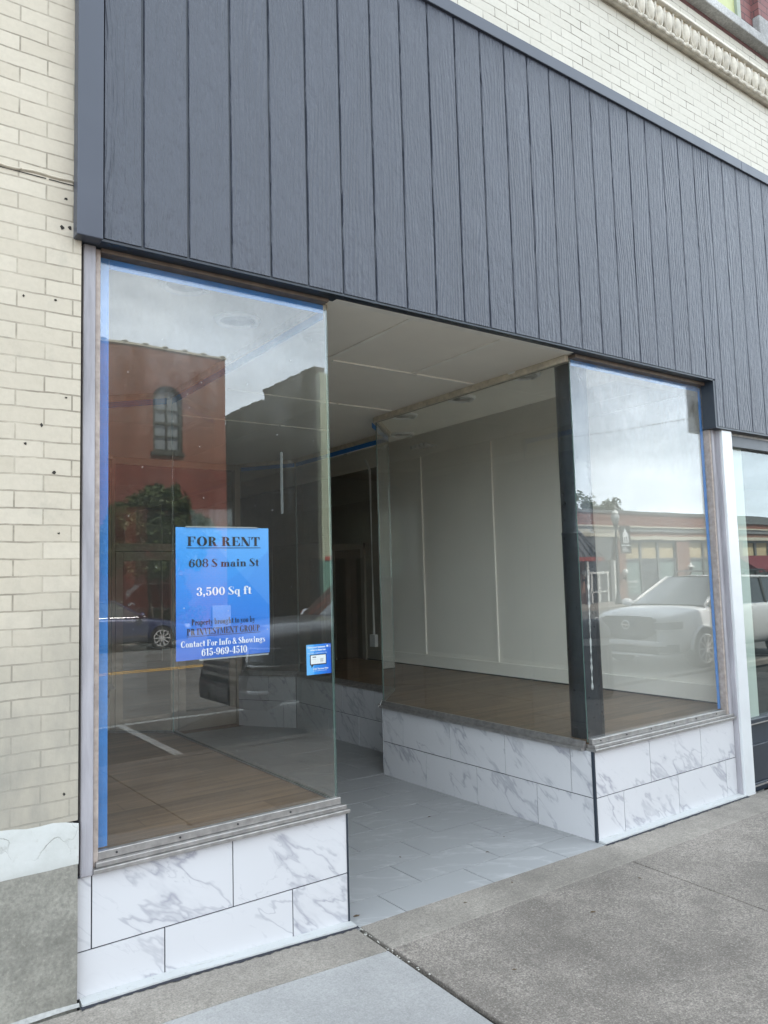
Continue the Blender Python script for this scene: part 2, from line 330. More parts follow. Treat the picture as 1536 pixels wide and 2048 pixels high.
MT['column'] = plain('black_painted_pipe', (.022, .027, .033), .30, 0, .6, .3, 12, .25, 30)
MT['streak'] = plain('flaking_white_paint', (.33, .34, .33), .7, var=.7, nscale=30)
MT['tape'] = plain('blue_painters_tape', (.04, .20, .53), .55, 0, .4, .12, 8, .5, 70)
MT['cleartape'] = plain('translucent_white_tape', (.30, .315, .31), .4)
MT['glassedge'] = plain('green_glass_edge', (.10, .16, .14), .15, 0, .8)
MT['glass'] = glass_mat('window_glass')
MT['glass_r'] = glass_mat('window_glass_hazy', dust=.010, smear=.24)
MT['glass_side'] = glass_mat('side_glass', tint=(.98, .995, .985), dust=.004, smear=.02)
MT['glass_n'] = glass_mat('neighbour_glass', tint=(.62, .70, .68), f0=.085, dust=.015, smear=.05, ztop=2.4)
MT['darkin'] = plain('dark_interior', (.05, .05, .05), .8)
MT['lightring'] = plain('ceiling_light_trim', (.86, .85, .82), .4)
MT['lightwell2'] = plain('ceiling_light_lens', (.74, .72, .68), .5)
MT['lightdark'] = plain('ceiling_light_well', (.20, .19, .17), .7)
MT['steel'] = plain('bare_steel', (.45, .45, .45), .3, .9)
MT['black'] = plain('black_plastic', (.015, .015, .017), .45)
MT['rubber'] = plain('tyre_rubber', (.022, .022, .022), .8)
MT['chrome'] = plain('bright_chrome', (.75, .75, .76), .12, 1.0)
MT['rim'] = plain('silver_rim', (.68, .68, .68), .35, .25)
MT['darkrim'] = plain('dark_grey_rim', (.12, .12, .13), .3, .7)
MT['carglass'] = paint_mat('car_glass', (.035, .042, .042), .03, 0, 1.0)
MT['whitecar'] = paint_mat('white_car_paint', (.78, .79, .80), .25)
MT['darkcar'] = paint_mat('dark_grey_car_paint', (.21, .205, .20), .28, .3)
MT['navycar'] = paint_mat('navy_car_paint', (.035, .045, .11), .25, .2)
MT['lamp'] = plain('headlamp_lens', (.55, .57, .60), .10, .3)
MT['lampdark'] = plain('smoked_headlamp_lens', (.20, .21, .22), .10, .3)
MT['bark'] = plain('grey_brown_bark', (.11, .085, .065), .9, var=.3, nscale=14, bstr=.6, bscale=30)
MT['leaf'] = leaf_mat('dark_green_leaves', (.035, .07, .025), (.13, .17, .065))
MT['leaf2'] = leaf_mat('mid_green_leaves', (.05, .09, .025), (.12, .17, .05))
MT['dryleaf'] = plain('dry_leaf', (.10, .065, .035), .8, var=.4)
MT['palepebble'] = plain('pale_grit', (.42, .41, .37), .8)
MT['awngrey'] = plain('grey_standing_seam_metal', (.13, .135, .14), .4, .4)
MT['awnred'] = plain('red_awning_fascia', (.36, .075, .06), .6)
MT['canvas'] = plain('maroon_canvas', (.15, .02, .03), .8)
MT['cream_stone'] = plain('cream_limestone', (.58, .55, .45), .7, var=.15, nscale=8)
MT['grey_stone'] = plain('grey_cornice_metal', (.24, .25, .25), .6)
MT['coping'] = plain('grey_metal_coping', (.20, .21, .21), .45, .3)
MT['tanblind'] = plain('tan_roller_blind', (.56, .47, .29), .8, var=.08, nscale=3)
MT['tealglass'] = paint_mat('pale_teal_shop_glass', (.20, .28, .26), .06, 0, .8)
MT['darkglass'] = paint_mat('dark_shop_glass', (.05, .055, .06), .05, 0, .8)
MT['winglass'] = paint_mat('old_window_glass', (.20, .22, .23), .05, 0, 1.0)
MT['winframe'] = plain('dark_green_window_frame', (.05, .055, .045), .6)
MT['whiteframe'] = plain('white_door_frame', (.70, .70, .68), .5)
MT['globe'] = plain('white_globe_glass', (.85, .85, .83), .25)
MT['lampglass'] = plain('clear_lamp_glass', (.50, .52, .52), .12, .1)
MT['iron'] = plain('dark_iron', (.045, .048, .05), .45, .4)
MT['banner'] = plain('dark_green_banner', (.045, .055, .05), .7)
MT['yellowgreen'] = plain('yellow_green_window_blind', (.42, .45, .22), .6)
MT['greenframe'] = plain('sage_window_frame', (.28, .32, .26), .6)
MT['poster_black'] = plain('black_print', (.008, .010, .014), .5)
MT['poster_white'] = plain('white_print', (.85, .87, .88), .5)
MT['brightred'] = plain('bright_red_paint', (.40, .07, .05), .5)
MT['silver'] = plain('silver_car_trim', (.55, .56, .57), .25, .8)
MT['whiteband'] = plain('white_plastic_band', (.65, .65, .62), .5)
MT['gravelroof'] = plain('grey_roofing', (.20, .20, .19), .9)

def poster_mat():
    t = NT('blue_poster_print'); sp = t.n('ShaderNodeSeparateXYZ', None, Vector=t.co())
    g = t.math('ADD', t.math('MULTIPLY', sp.outputs[2], 1.5), t.math('MULTIPLY', sp.outputs[0], .25), True)
    col = t.ramp(g, [(.0, (.05, .15, .58)), (.45, (.02, .24, .74)), (.75, (.05, .32, .80)), (1.0, (.10, .38, .84))])
    # pale slanted facets printed on the sheet
    d1 = t.math('GREATER_THAN', t.math('ADD', sp.outputs[2], t.math('MULTIPLY', sp.outputs[0], 1.05)), .72)
    d2 = t.math('LESS_THAN', t.math('ADD', sp.outputs[2], t.math('MULTIPLY', sp.outputs[0], -.62)), .20)
    d3 = t.math('GREATER_THAN', t.math('SUBTRACT', t.math('MULTIPLY', sp.outputs[0], 1.3), sp.outputs[2]), .10)
    col = t.mix(t.math('MULTIPLY', d1, .18), col, (.25, .55, .95)); col = t.mix(t.math('MULTIPLY', d2, .12), col, (.04, .10, .55)); col = t.mix(t.math('MULTIPLY', d3, .12), col, (.02, .14, .60))
    return t.bsdf(col, .45)
MT['poster'] = poster_mat()
def ad_mat():
    t = NT('blue_card_print'); sp = t.n('ShaderNodeSeparateXYZ', None, Vector=t.co())
    col = t.ramp(t.math('MULTIPLY', sp.outputs[0], 6.9), [(.0, (.16, .50, .92)), (.27, (.12, .45, .90)), (.3, (.03, .30, .80)), (.6, (.02, .22, .76)), (1.0, (.01, .10, .58))])
    return t.bsdf(col, .4)
MT['ad'] = ad_mat()

# ------------------------------------------------------------------ mesh helpers
class MB:
    def __init__(s): s.v = []; s.f = []; s.mi = []; s.rn = []
    def add(s, vs, fs, mi=0, r=None):
        b = len(s.v); s.v += [tuple(p) for p in vs]; r = random.random() if r is None else r
        for f in fs: s.f.append(tuple(b + i for i in f)); s.mi.append(mi); s.rn.append(r)
        return s
    def box(s, x0, x1, y0, y1, z0, z1, mi=0, r=None):
        vs = [(x0, y0, z0), (x1, y0, z0), (x1, y1, z0), (x0, y1, z0), (x0, y0, z1), (x1, y0, z1), (x1, y1, z1), (x0, y1, z1)]
        return s.add(vs, [(0, 3, 2, 1), (4, 5, 6, 7), (0, 1, 5, 4), (1, 2, 6, 5), (2, 3, 7, 6), (3, 0, 4, 7)], mi, r)
    def hexa(s, b4, t4, mi=0, r=None):
        return s.add(list(b4) + list(t4), [(0, 3, 2, 1), (4, 5, 6, 7), (0, 1, 5, 4), (1, 2, 6, 5), (2, 3, 7, 6), (3, 0, 4, 7)], mi, r)
    def beam(s, a, b, w, h, mi=0, r=None, up=(0, 0, 1)):
        a = Vector(a); b = Vector(b); d = (b - a).normalized(); u = Vector(up); sd_ = d.cross(u)
        if sd_.length < 1e-4: sd_ = d.cross(Vector((0, 1, 0)))
        sd_.normalize(); u = sd_.cross(d)
        c = lambda p: [p - sd_ * w / 2 - u * h / 2, p + sd_ * w / 2 - u * h / 2, p + sd_ * w / 2 + u * h / 2, p - sd_ * w / 2 + u * h / 2]
        return s.add(c(a) + c(b), [(0, 1, 2, 3), (7, 6, 5, 4), (0, 4, 5, 1), (1, 5, 6, 2), (2, 6, 7, 3), (3, 7, 4, 0)], mi, r)
    def wallbox(s, p0, p1, z0, z1, n, t, mi=0, r=None):   # vertical slab from p0 to p1 (2D), front face on the line, thickness t behind normal n
        q0 = (p0[0] - n[0] * t, p0[1] - n[1] * t); q1 = (p1[0] - n[0] * t, p1[1] - n[1] * t)
        b = [(p0[0], p0[1], z0), (p1[0], p1[1], z0), (q1[0], q1[1], z0), (q0[0], q0[1], z0)]
        return s.hexa(b, [(x, y, z1) for x, y, _ in b], mi, r)
    def poly(s, pts, z0, z1, mi=0):      # horizontal prism
        n = len(pts); vs = [(x, y, z0) for x, y in pts] + [(x, y, z1) for x, y in pts]
        return s.add(vs, [tuple(range(n))[::-1], tuple(range(n, 2 * n))] + [(i, (i + 1) % n, n + (i + 1) % n, n + i) for i in range(n)], mi)
    def polyxz(s, pts, y0, y1, mi=0, r=None):    # prism standing in x-z, between y0 (front) and y1
        n = len(pts); vs = [(x, y0, z) for x, z in pts] + [(x, y1, z) for x, z in pts]
        return s.add(vs, [tuple(range(n)), tuple(range(n, 2 * n))[::-1]] + [(i, n + i, n + (i + 1) % n, (i + 1) % n) for i in range(n)], mi, r)
    def tube(s, pts, rad, n=8, mi=0, cap=True):
        pts = [Vector(p) for p in pts]; rads = rad if hasattr(rad, '__len__') else [rad] * len(pts)
        vs = []; k = len(pts)
        for i, p in enumerate(pts):
            d = (pts[min(i + 1, k - 1)] - pts[max(i - 1, 0)]).normalized(); a = d.cross(Vector((0, 0, 1)))
            if a.length < 1e-3: a = d.cross(Vector((0, 1, 0)))
            a.normalize(); b = d.cross(a)
            vs += [p + (a * math.cos(2 * math.pi * j / n) + b * math.sin(2 * math.pi * j / n)) * rads[i] for j in range(n)]
        fs = [(i * n + j, i * n + (j + 1) % n, (i + 1) * n + (j + 1) % n, (i + 1) * n + j) for i in range(k - 1) for j in range(n)]
        if cap: fs += [tuple(range(n))[::-1], tuple(range((k - 1) * n, k * n))]
        return s.add(vs, fs, mi)
    def lathe(s, prof, c, n=20, mi=0, axis='z'):
        vs = []
        for r_, h in prof:
            for j in range(n):
                a = 2 * math.pi * j / n; p = (r_ * math.cos(a), r_ * math.sin(a), h)
                if axis == 'y': p = (p[0], h, p[1])
                if axis == 'x': p = (h, p[0], p[1])
                vs.append((p[0] + c[0], p[1] + c[1], p[2] + c[2]))
        k = len(prof); fs = [(i * n + j, i * n + (j + 1) % n, (i + 1) * n + (j + 1) % n, (i + 1) * n + j) for i in range(k - 1) for j in range(n)]
        fs += [tuple(range(n))[::-1], tuple(range((k - 1) * n, k * n))]
        return s.add(vs, fs, mi)
    def grid(s, fn, nu, nv, mi=0, r=None):
        vs = [fn(i / nu, j / nv) for i in range(nu + 1) for j in range(nv + 1)]
        return s.add(vs, [(i * (nv + 1) + j, (i + 1) * (nv + 1) + j, (i + 1) * (nv + 1) + j + 1, i * (nv + 1) + j + 1) for i in range(nu) for j in range(nv)], mi, r)
    def build(s, name, mats, parent=None, base=(0, 0, 0), smooth=False, bevel=0.0, solid=0.0, subsurf=0):
        mats = mats if isinstance(mats, (list, tuple)) else [mats]
        me = bpy.data.meshes.new(name); bx, by, bz = base
        me.from_pydata([(x - bx, y - by, z - bz) for x, y, z in s.v], [], s.f)
        for k in mats: me.materials.append(MT[k] if isinstance(k, str) else k)
        me.polygons.foreach_set('material_index', s.mi)
        at = me.attributes.new('rnd', 'FLOAT', 'FACE'); at.data.foreach_set('value', s.rn)
        if smooth: me.polygons.foreach_set('use_smooth', [True] * len(s.f))
        me.update()
        o = bpy.data.objects.new(name, me); COL.objects.link(o)
        if parent is not None: o.parent = parent
        else: o.location = base
        if solid: md = o.modifiers.new('thickness', 'SOLIDIFY'); md.thickness = solid; md.offset = -1
        if bevel: md = o.modifiers.new('bevel', 'BEVEL'); md.width = bevel; md.segments = 2; md.limit_method = 'ANGLE'; md.angle_limit = R(40)
        if subsurf: md = o.modifiers.new('subsurf', 'SUBSURF'); md.levels = subsurf; md.render_levels = subsurf
        return o

def tag(o, label=None, cat=None, group=None, kind=None):
    if label: o['label'] = label
    if cat: o['category'] = cat
    if group: o['group'] = group
    if kind: o['kind'] = kind
    return o
def each(name, mb, mats, parent, base, **k):
    prims = []; 
    for i, r_ in enumerate(mb.rn):
        if not prims or prims[-1][0] != r_: prims.append((r_, []))
        prims[-1][1].append(i)
    out = []
    for r_, ids in prims:
        q = MB(); mp_ = {}
        for i in ids:
            f = []
            for v in mb.f[i]:
                if v not in mp_: mp_[v] = len(q.v); q.v.append(mb.v[v])
                f.append(mp_[v])
            q.f.append(tuple(f)); q.mi.append(mb.mi[i]); q.rn.append(r_)
        out.append(q.build(name, mats, parent, base, **k))
    return out
def thing(name, loc, label, cat, group=None, rz=0.0):
    o = bpy.data.objects.new(name, None); COL.objects.link(o); o.location = loc; o.rotation_euler.z = rz; o.empty_display_size = .2
    return tag(o, label, cat, group)
def struct(name, mb, mats, **k): return tag(mb.build(name, mats, **k), kind='structure')

# ------------------------------------------------------------------ ground and street
def zS(x):   # height of the pavement along the shop front
    P = [(-6, -.10), (-.27, -.185), (.1, -.195), (.7, -.226), (1.0, -.242), (2.88, -.269), (4.53, -.283), (7, -.30), (40, -.30)]
    if x <= P[0][0]: return P[0][1]
    for (a, b), (c, d) in zip(P, P[1:]):
        if x <= c: return b + (d - b) * (x - a) / (c - a)
    return P[-1][1]
def zG(x, y): return zS(x) + .022 * min(y, 0)
def slab(mb, x0, x1, y0, y1, dz=0.0, n=None, mi=0, th=.06, zf=zG):
    n = n or max(1, int((x1 - x0) / .35)); q = .006
    xs = [x0 + (x1 - x0) * i / n for i in range(n + 1)]
    top = []; 
    for x in xs: top += [(x, y0, zf(x, y0) + dz), (x, y1, zf(x, y1) + dz)]
    bot = [(x, y, z - th) for x, y, z in top]; k = len(top)
    fs = [(2 * i, 2 * i + 2, 2 * i + 3, 2 * i + 1) for i in range(n)]
    fs += [(k + 2 * i, k + 2 * i + 1, k + 2 * i + 3, k + 2 * i + 2) for i in range(n)]
    fs += [(2 * i, k + 2 * i, k + 2 * i + 2, 2 * i + 2) for i in range(n)] + [(2 * i + 1, 2 * i + 3, k + 2 * i + 3, k + 2 * i + 1) for i in range(n)]
    fs += [(0, 1, k + 1, k), (2 * n, k + 2 * n, k + 2 * n + 1, 2 * n + 1)]
    mb.add(top + bot, fs, mi)
g = MB(); g.add([(-900, -900, -.62), (900, -900, -.62), (900, 900, -.62), (-900, 900, -.62)], [(0, 1, 2, 3)])
struct('ground', g, 'gravelroof')
ZST = -.44
g = MB(); g.box(-120, 200, -20.3, -4.42, ZST - .1, ZST); struct('street', g, 'asphalt')
g = MB()
for yy in (-12.98, -13.24): g.box(-100, 180, yy - .055, yy + .055, ZST, ZST + .004)
struct('centre_line', g, 'roadyellow')
g = MB(); g.box(-100, 180, -7.16, -7.04, ZST, ZST + .004)
for x in (-4.0, 2.02, 8.9, 15.0, 21): g.box(x - .05, x + .05, -7.04, -4.6, ZST, ZST + .004)
struct('parking_line', g, 'roadwhite')
g = MB(); g.box(-120, 200, -4.56, -4.42, ZST - .1, -.345); g.box(-120, 200, -20.44, -20.3, ZST - .1, -.30); struct('kerb', g, 'concrete_apron', bevel=.015)
g = MB(); g.box(-120, 200, -23.6, -20.44, -.5, -.29); struct('far_pavement', g, 'concrete_apron')
J = .005
g = MB(); g.add([(-12, .5, -.48), (40, .5, -.48), (40, -4.43, -.48), (-12, -4.43, -.48)], [(0, 3, 2, 1)])
g.box(.99, 1.05, -1.2, -.06, -.40, -.285)
struct('joint_bed', g, 'soil')
g = MB()
for x0, x1 in ((-6, 1.005), (1.032, 4.62), (4.62 + J, 9), (9 + J, 16)): slab(g, x0, x1, -.318, -.055)
struct('pavement_apron', g, 'concrete_apron', bevel=.004)
g = MB(); slab(g, -.95, 1.004, -2.1, -.325, .002); struct('new_pavement_slab', g, 'concrete_new', bevel=.005)
g = MB()
xs = [1.032, 2.797, 4.62, 6.44, 8.26, 10.1, 12]
for a, b in zip(xs, xs[1:]):
    for y0, y1 in ((-2.1, -.322), (-4.42, -2.1 - J)): slab(g, a + J, b - J, y0, y1)
for a, b in ((-6, -2.8), (-2.8 + J, -.96)): slab(g, a, b, -2.1, -.322)
slab(g, -6, 1.02, -4.42, -2.1 - J)
struct('pavement', g, 'concrete_old', bevel=.004)
# entrance floor
zE = lambda x, y: zS(min(max(x, 1.0), 2.9)) - .008 * max(y, 0)
g = MB(); row = 0; y = -.062; ends = [.2]
while ends[-1] < 5.4: ends.append(ends[-1] + .306)
for k, ye in enumerate(ends):
    off = 1.31 if k % 2 == 0 else 1.615
    x = off - 6 * .611
    while x < 3.5:
        a, b = max(x, .36 if y > 2.3 else 1.0), min(x + .611, 3.46 if y > 2.3 else 2.886)
        if b - a > .03: slab(g, a + .003, b - .003, y + .003, ye - .003, 0, 1, 0, .03, zE)
        x += .611
    y = ye
struct('entrance_floor', g, 'floor_tile')
g = MB(); g.hexa([(.9, -.06, -.45), (3, -.06, -.45), (3.5, 5.5, -.45), (.3, 5.5, -.45)], [(.9, -.06, zE(1, 0) - .02), (3, -.06, zE(2.9, 0) - .02), (3.5, 5.5, zE(2.9, 5.5) - .02), (.3, 5.5, zE(.9, 5.5) - .02)])
struct('entrance_floor_bed', g, 'grout')

# ------------------------------------------------------------------ the shop building
B0 = (1.9, 0, -.25)
shop = thing('shop_building', B0, 'empty shop with cream painted brick, dark slate blue siding and marble tile bulkheads', 'building')
def part(name, mb, mats, parent=None, **k): return mb.build(name, mats, parent or shop, B0, **k)
def parts(name, mb, mats, parent=None, **k): return each(name, mb, mats, parent or shop, B0, **k)

# brickwork
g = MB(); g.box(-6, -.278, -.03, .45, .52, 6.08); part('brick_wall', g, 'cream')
g = MB(); g.box(-.278, 14, -.03, .45, 2.96, 6.08); part('brick_wall', g, 'cream2')
g = MB(); g.box(-6, 14, -.032, .45, 6.082, 6.115); g.box(-6, 14, -.02, .45, 6.265, 10.3)
part('upper_wall', g, 'darkred')
g = MB(); g.box(5.57, 6.5, -.085, -.0202, 6.44, 10.3); part('pier', g, 'darkred')
g = MB(); g.box(5.567, 6.52, -.09, -.0203, 6.237, 6.438); part('pier_base', g, 'ledge', bevel=.01)
g = MB(); g.box(-6, 14, -.125, .0, 6.117, 6.205); g.box(-6, 14, -.10, .0, 6.207, 6.235); part('ledge', g, 'ledge', bevel=.008)
g = MB(); g.box(4.0, 5.26, -.026, -.021, 6.24, 8.6); o = part('window', g, 'yellowgreen')
g = MB(); g.box(5.26, 5.32, -.05, -.021, 6.24, 8.6); g.box(3.94, 4.0, -.05, -.021, 6.24, 8.6); g.box(4.0, 5.26, -.045, -.021, 7.4, 7.46); part('window_frame', g, 'greenframe', o)
# rest of the building behind, and its roof
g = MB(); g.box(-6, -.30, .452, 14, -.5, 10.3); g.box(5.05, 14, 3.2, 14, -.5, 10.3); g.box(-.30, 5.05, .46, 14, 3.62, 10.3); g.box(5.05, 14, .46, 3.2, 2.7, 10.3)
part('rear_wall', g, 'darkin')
g = MB(); g.box(-6.1, 14.1, -.15, 14, 10.301, 10.42); part('roof', g, 'gravelroof')
# stucco base and plaster band of the left pier
g = MB(); g.grid(lambda a, b: (-6 + 5.722 * a, -.034 + .004 * math.sin(a * 40) * math.sin(b * 7), -.5 + .853 * b), 60, 8); g.box(-6, -.279, -.028, .45, -.5, .352); part('stucco_base', g, 'stucco')
g = MB()
def band(a, b):
    x = -6 + 5.725 * a; zt = .52 + .012 * math.sin(x * 9) + .006 * math.sin(x * 31); zb_ = .353 + .006 * math.sin(x * 5 + 1)
    bul = math.sin(math.pi * b) ** .22
    return (x, -.031 - .004 * bul, zb_ + (zt - zb_) * b)
g.grid(band, 120, 8); part('plaster_band', g, 'plaster', smooth=True)
g = MB(); g.box(-6, -.276, -.07, -.028, -.5, -.20); o = None
# egg-and-dart moulding
mo = MB()
mo.box(-6, 14, -.075, -.03, 5.625, 5.655); mo.box(-6, 14, -.06, -.03, 5.655, 5.86); mo.box(-6, 14, -.10, -.03, 5.86, 5.885)
mo.tube([(-6, -.078, 5.64), (14, -.078, 5.64)], .016, 8)
P = .118; x = 1.9
while x < 7.0:
    def egg(a, b, x=x):
        th = a * math.pi; ph = b * math.pi
        return (x + .036 * math.cos(th) * math.sin(ph), -.06 - .042 * math.sin(th) * math.sin(ph), 5.765 + .085 * math.cos(ph))
    mo.grid(egg, 6, 8)
    mo.tube([(x + .047 * math.cos(a), -.066, 5.785 + .105 * math.sin(a) * (1 if math.sin(a) < 0 else .6)) for a in [math.pi * (1 - i / 10) * -1 - 0 for i in range(11)]], .010, 5)
    mo.polyxz([(x + P / 2 - .007, 5.85), (x + P / 2 - .003, 5.68), (x + P / 2 + .003, 5.68), (x + P / 2 + .007, 5.85)], -.082, -.06)
    mo.tube([(x - .03, -.088, 5.64), (x + .03, -.088, 5.64)], .018, 6)
    x += P
part('moulding', mo, 'moulding', smooth=True)

for (x, z, r_) in ((-.341, 3.071, .010), (-.356, 2.942, .011), (-.326, 2.948, .010), (-.487, 2.017, .008), (-.38, 2.625, .007), (-.427, 2.097, .009), (-.38, 1.907, .009), (-.36, 1.66, .006), (-.50, 2.62, .006), (-.335, 2.22, .006), (-.33, .63, .008)):
    r_ *= .75; g = MB(); g.lathe([(r_, -.0315), (r_ * .9, -.0303)], (x, 0, z), 7, axis='y')
    g.v = [(a + (a - x) * .3 * math.sin(a * 900 + c * 500), b, c + (c - z) * .5 * math.sin(a * 700)) for a, b, c in g.v]; part('anchor_hole', g, 'soil')
g = MB()
def ledgeline(a, b):
    x = -3.2 + 2.92 * a; z = 3.150 + .004 * math.sin(x * 13) + .003 * math.sin(x * 37)
    return (x, -.031 - .008 * math.sin(b * math.pi), z + .014 * (b - .5))
g.grid(ledgeline, 120, 4); g.box(-3.2, -.28, -.0312, -.029, 3.132, 3.1425); part('lintel_edge', g, ['cream'])
g = MB()
for (x0, x1) in ((-3.2, -1.2), (-1.1, -.42), (-.41, -.282)): g.box(x0, x1, -.0316, -.03, 3.134, 3.1395)
parts('lintel_gap', g, 'soil')

# siding: boards with real grooves, stepping down over the neighbouring shop front
def board_edges():
    e = [-.205]; x = -.032
    while x < 13.8: e.append(x); x += .2085
    return e + [13.8]
be = board_edges(); g = MB()
for a, b in zip(be, be[1:]):
    cuts = [a + .004, b - .004]
    segs = [(a + .004, b - .004)]
    if a < 4.455 < b: segs = [(a + .004, 4.455), (4.455, b - .004)]
    for (p, q) in segs:
        zb_ = 2.917 if q <= 4.4551 else 2.545
        c = .004
        g.add([(p, -.072, zb_), (p + c, -.080, zb_), (q - c, -.080, zb_), (q, -.072, zb_), (p, -.072, 4.80), (p + c, -.080, 4.80), (q - c, -.080, 4.80), (q, -.072, 4.80)],
              [(0, 1, 5, 4), (1, 2, 6, 5), (2, 3, 7, 6), (0, 3, 2, 1)], 0, hash(round(a, 3)) % 997 / 997.0)
siding = part('siding', g, 'siding')
g = MB(); g.box(-.205, 4.455, -.0702, -.032, 2.918, 4.80); g.box(4.455, 13.8, -.0702, -.032, 2.546, 4.80); part('siding_backing', g, 'navy', siding)
g = MB(); g.box(-.312, -.206, -.096, -.031, 2.902, 5.4); part('edge_trim', g, 'trimblue', siding, bevel=.004)
g = MB(); g.box(-.206, 5.05, -.098, -.032, 4.80, 4.884); g.box(5.053, 13.8, -.097, -.032, 4.80, 4.884); part('top_trim', g, 'trimblue', siding, bevel=.004)
g = MB(); g.box(-.30, 4.44, -.074, .02, 2.904, 2.9165); g.box(4.43, 4.454, -.076, .03, 2.532, 2.904); g.box(4.454, 13.8, -.076, .05, 2.530, 2.544); parts('soffit_trim', g, 'darktrim', siding)

# left window: frame, stop, head, sill
GY0, GY1 = .020, .030
g = MB(); g.box(-.278, -.262, .06, .12, -.05, 2.92); o = part('frame_gap', g, 'gapdark')
g = MB(); g.box(-.264, -.213, -.012, .10, .285, 2.905); part('jamb', g, 'greywood', bevel=.006)
g = MB(); g.box(-.2125, -.189, .004, .07, .30, 2.90); part('jamb_stop', g, 'alupink', bevel=.004)
g = MB(); g.box(-.19, .965, -.004, .07, 2.886, 2.906); part('head_frame', g, 'brownframe', bevel=.004)
g = MB(); g.box(2.90, 4.465, -.004, .07, 2.880, 2.906); part('head_frame', g, 'brownframe', bevel=.004)
def sill(x0, x1, name='sill'):
    g = MB(); g.box(x0, x1, -.030, .05, .293, .311); g.box(x0 + .012, x1 - .012, -.016, .05, .312, .332); g.box(x0 + .02, x1 - .03, .010, .040, .333, .366)
    x = x0 + .1
    o = part(name, g, 'alu', bevel=.003)
    s_ = MB()
    while x < x1 - .05: s_.lathe([(.0045, -.004), (.0045, .0)], (x, .010, .35), 8, axis='y'); x += .27
    parts('screw', s_, 'iron', o)
sill(-.215, 1.008); sill(2.874, 4.535)
# right window: jamb and post to the neighbour
g = MB(); g.box(4.455, 4.475, -.002, .06, .31, 2.88); part('jamb_stop', g, 'alupink', bevel=.003)
g = MB(); g.box(4.476, 4.498, -.012, .08, .30, 2.86); g.box(4.499, 4.532, -.004, .08, .30, 2.86); part('jamb', g, 'greywood', bevel=.004)
g = MB(); g.box(4.545, 4.685, -.055, .06, -.292, 2.529); part('post', g, 'whitepost', bevel=.004)
g = MB(); g.box(4.531, 4.546, -.035, .06, -.29, 2.529); part('post_flange', g, 'greywood')

# glass panes
def pane(p0, p1, z0, z1, mat, name='glass_pane', th=.007):
    d = Vector((p1[0] - p0[0], p1[1] - p0[1])); n = Vector((d.y, -d.x)).normalized() * (th / 2)
    b = [(p0[0] + n.x, p0[1] + n.y), (p1[0] + n.x, p1[1] + n.y), (p1[0] - n.x, p1[1] - n.y), (p0[0] - n.x, p0[1] - n.y)]
    g = MB(); vs = [(x, y, z0) for x, y in b] + [(x, y, z1) for x, y in b]
    g.add(vs, [(0, 1, 5, 4), (2, 3, 7, 6)], 0); g.add(vs, [(1, 2, 6, 5), (3, 0, 4, 7), (0, 3, 2, 1), (4, 5, 6, 7)], 1)
    return part(name, g, [mat, 'glassedge'])
XL, XR = .972, 2.893
pane((-.19, .044), (.977, .044), .345, 2.888, 'glass')
pane((2.888, .044), (4.46, .044), .345, 2.884, 'glass_r')
ZC = 2.862
pane((XL, .049), (XL, 2.32), .345, ZC, 'glass_side'); pane((XR, .049), (XR, 2.32), .345, ZC, 'glass_side')
pane((XL - .002, 2.326), (.41, 2.85), .345, ZC, 'glass_side'); pane((XR + .002, 2.326), (3.41, 2.85), .345, ZC, 'glass_side')
pane((.405, 2.858), (.405, 4.78), .345, ZC, 'glass_side'); pane((3.415, 2.858), (3.415, 4.78), .345, ZC, 'glass_side')
pane((.41, 4.79), (1.40, 5.42), .345, ZC, 'glass_side'); pane((3.41, 4.79), (2.98, 5.42), .345, ZC, 'glass_side')
# head trim over the side glass and floor sills along it
g = MB()
for sx, X0, X1 in ((1, XL, .405), (-1, XR, 3.415)):
    runs = [((X0, .06), (X0, 2.32)), ((X0, 2.33), (X1, 2.85)), ((X1, 2.86), (X1, 4.78)), ((X1, 4.79), (1.40 if sx > 0 else 2.98, 5.42))]
    for a, b in runs:
        g.beam((a[0], a[1], 2.886), (b[0], b[1], 2.886), .05, .046)
        o_ = .045 if a[0] == b[0] else .02
        sl = MB(); ax = a[0] + sx * .018; bx = b[0] + sx * .018
        sl.beam((ax, a[1], .303), (bx, b[1], .303), .07, .018); sl.beam((ax - sx * .01, a[1], .322), (bx - sx * .01, b[1], .322), .045, .018); sl.beam((ax - sx * .005, a[1], .342), (bx - sx * .005, b[1], .342), .016, .022); part('sill', sl, 'alu')
parts('head_trim', g, 'creamwood', bevel=.003)
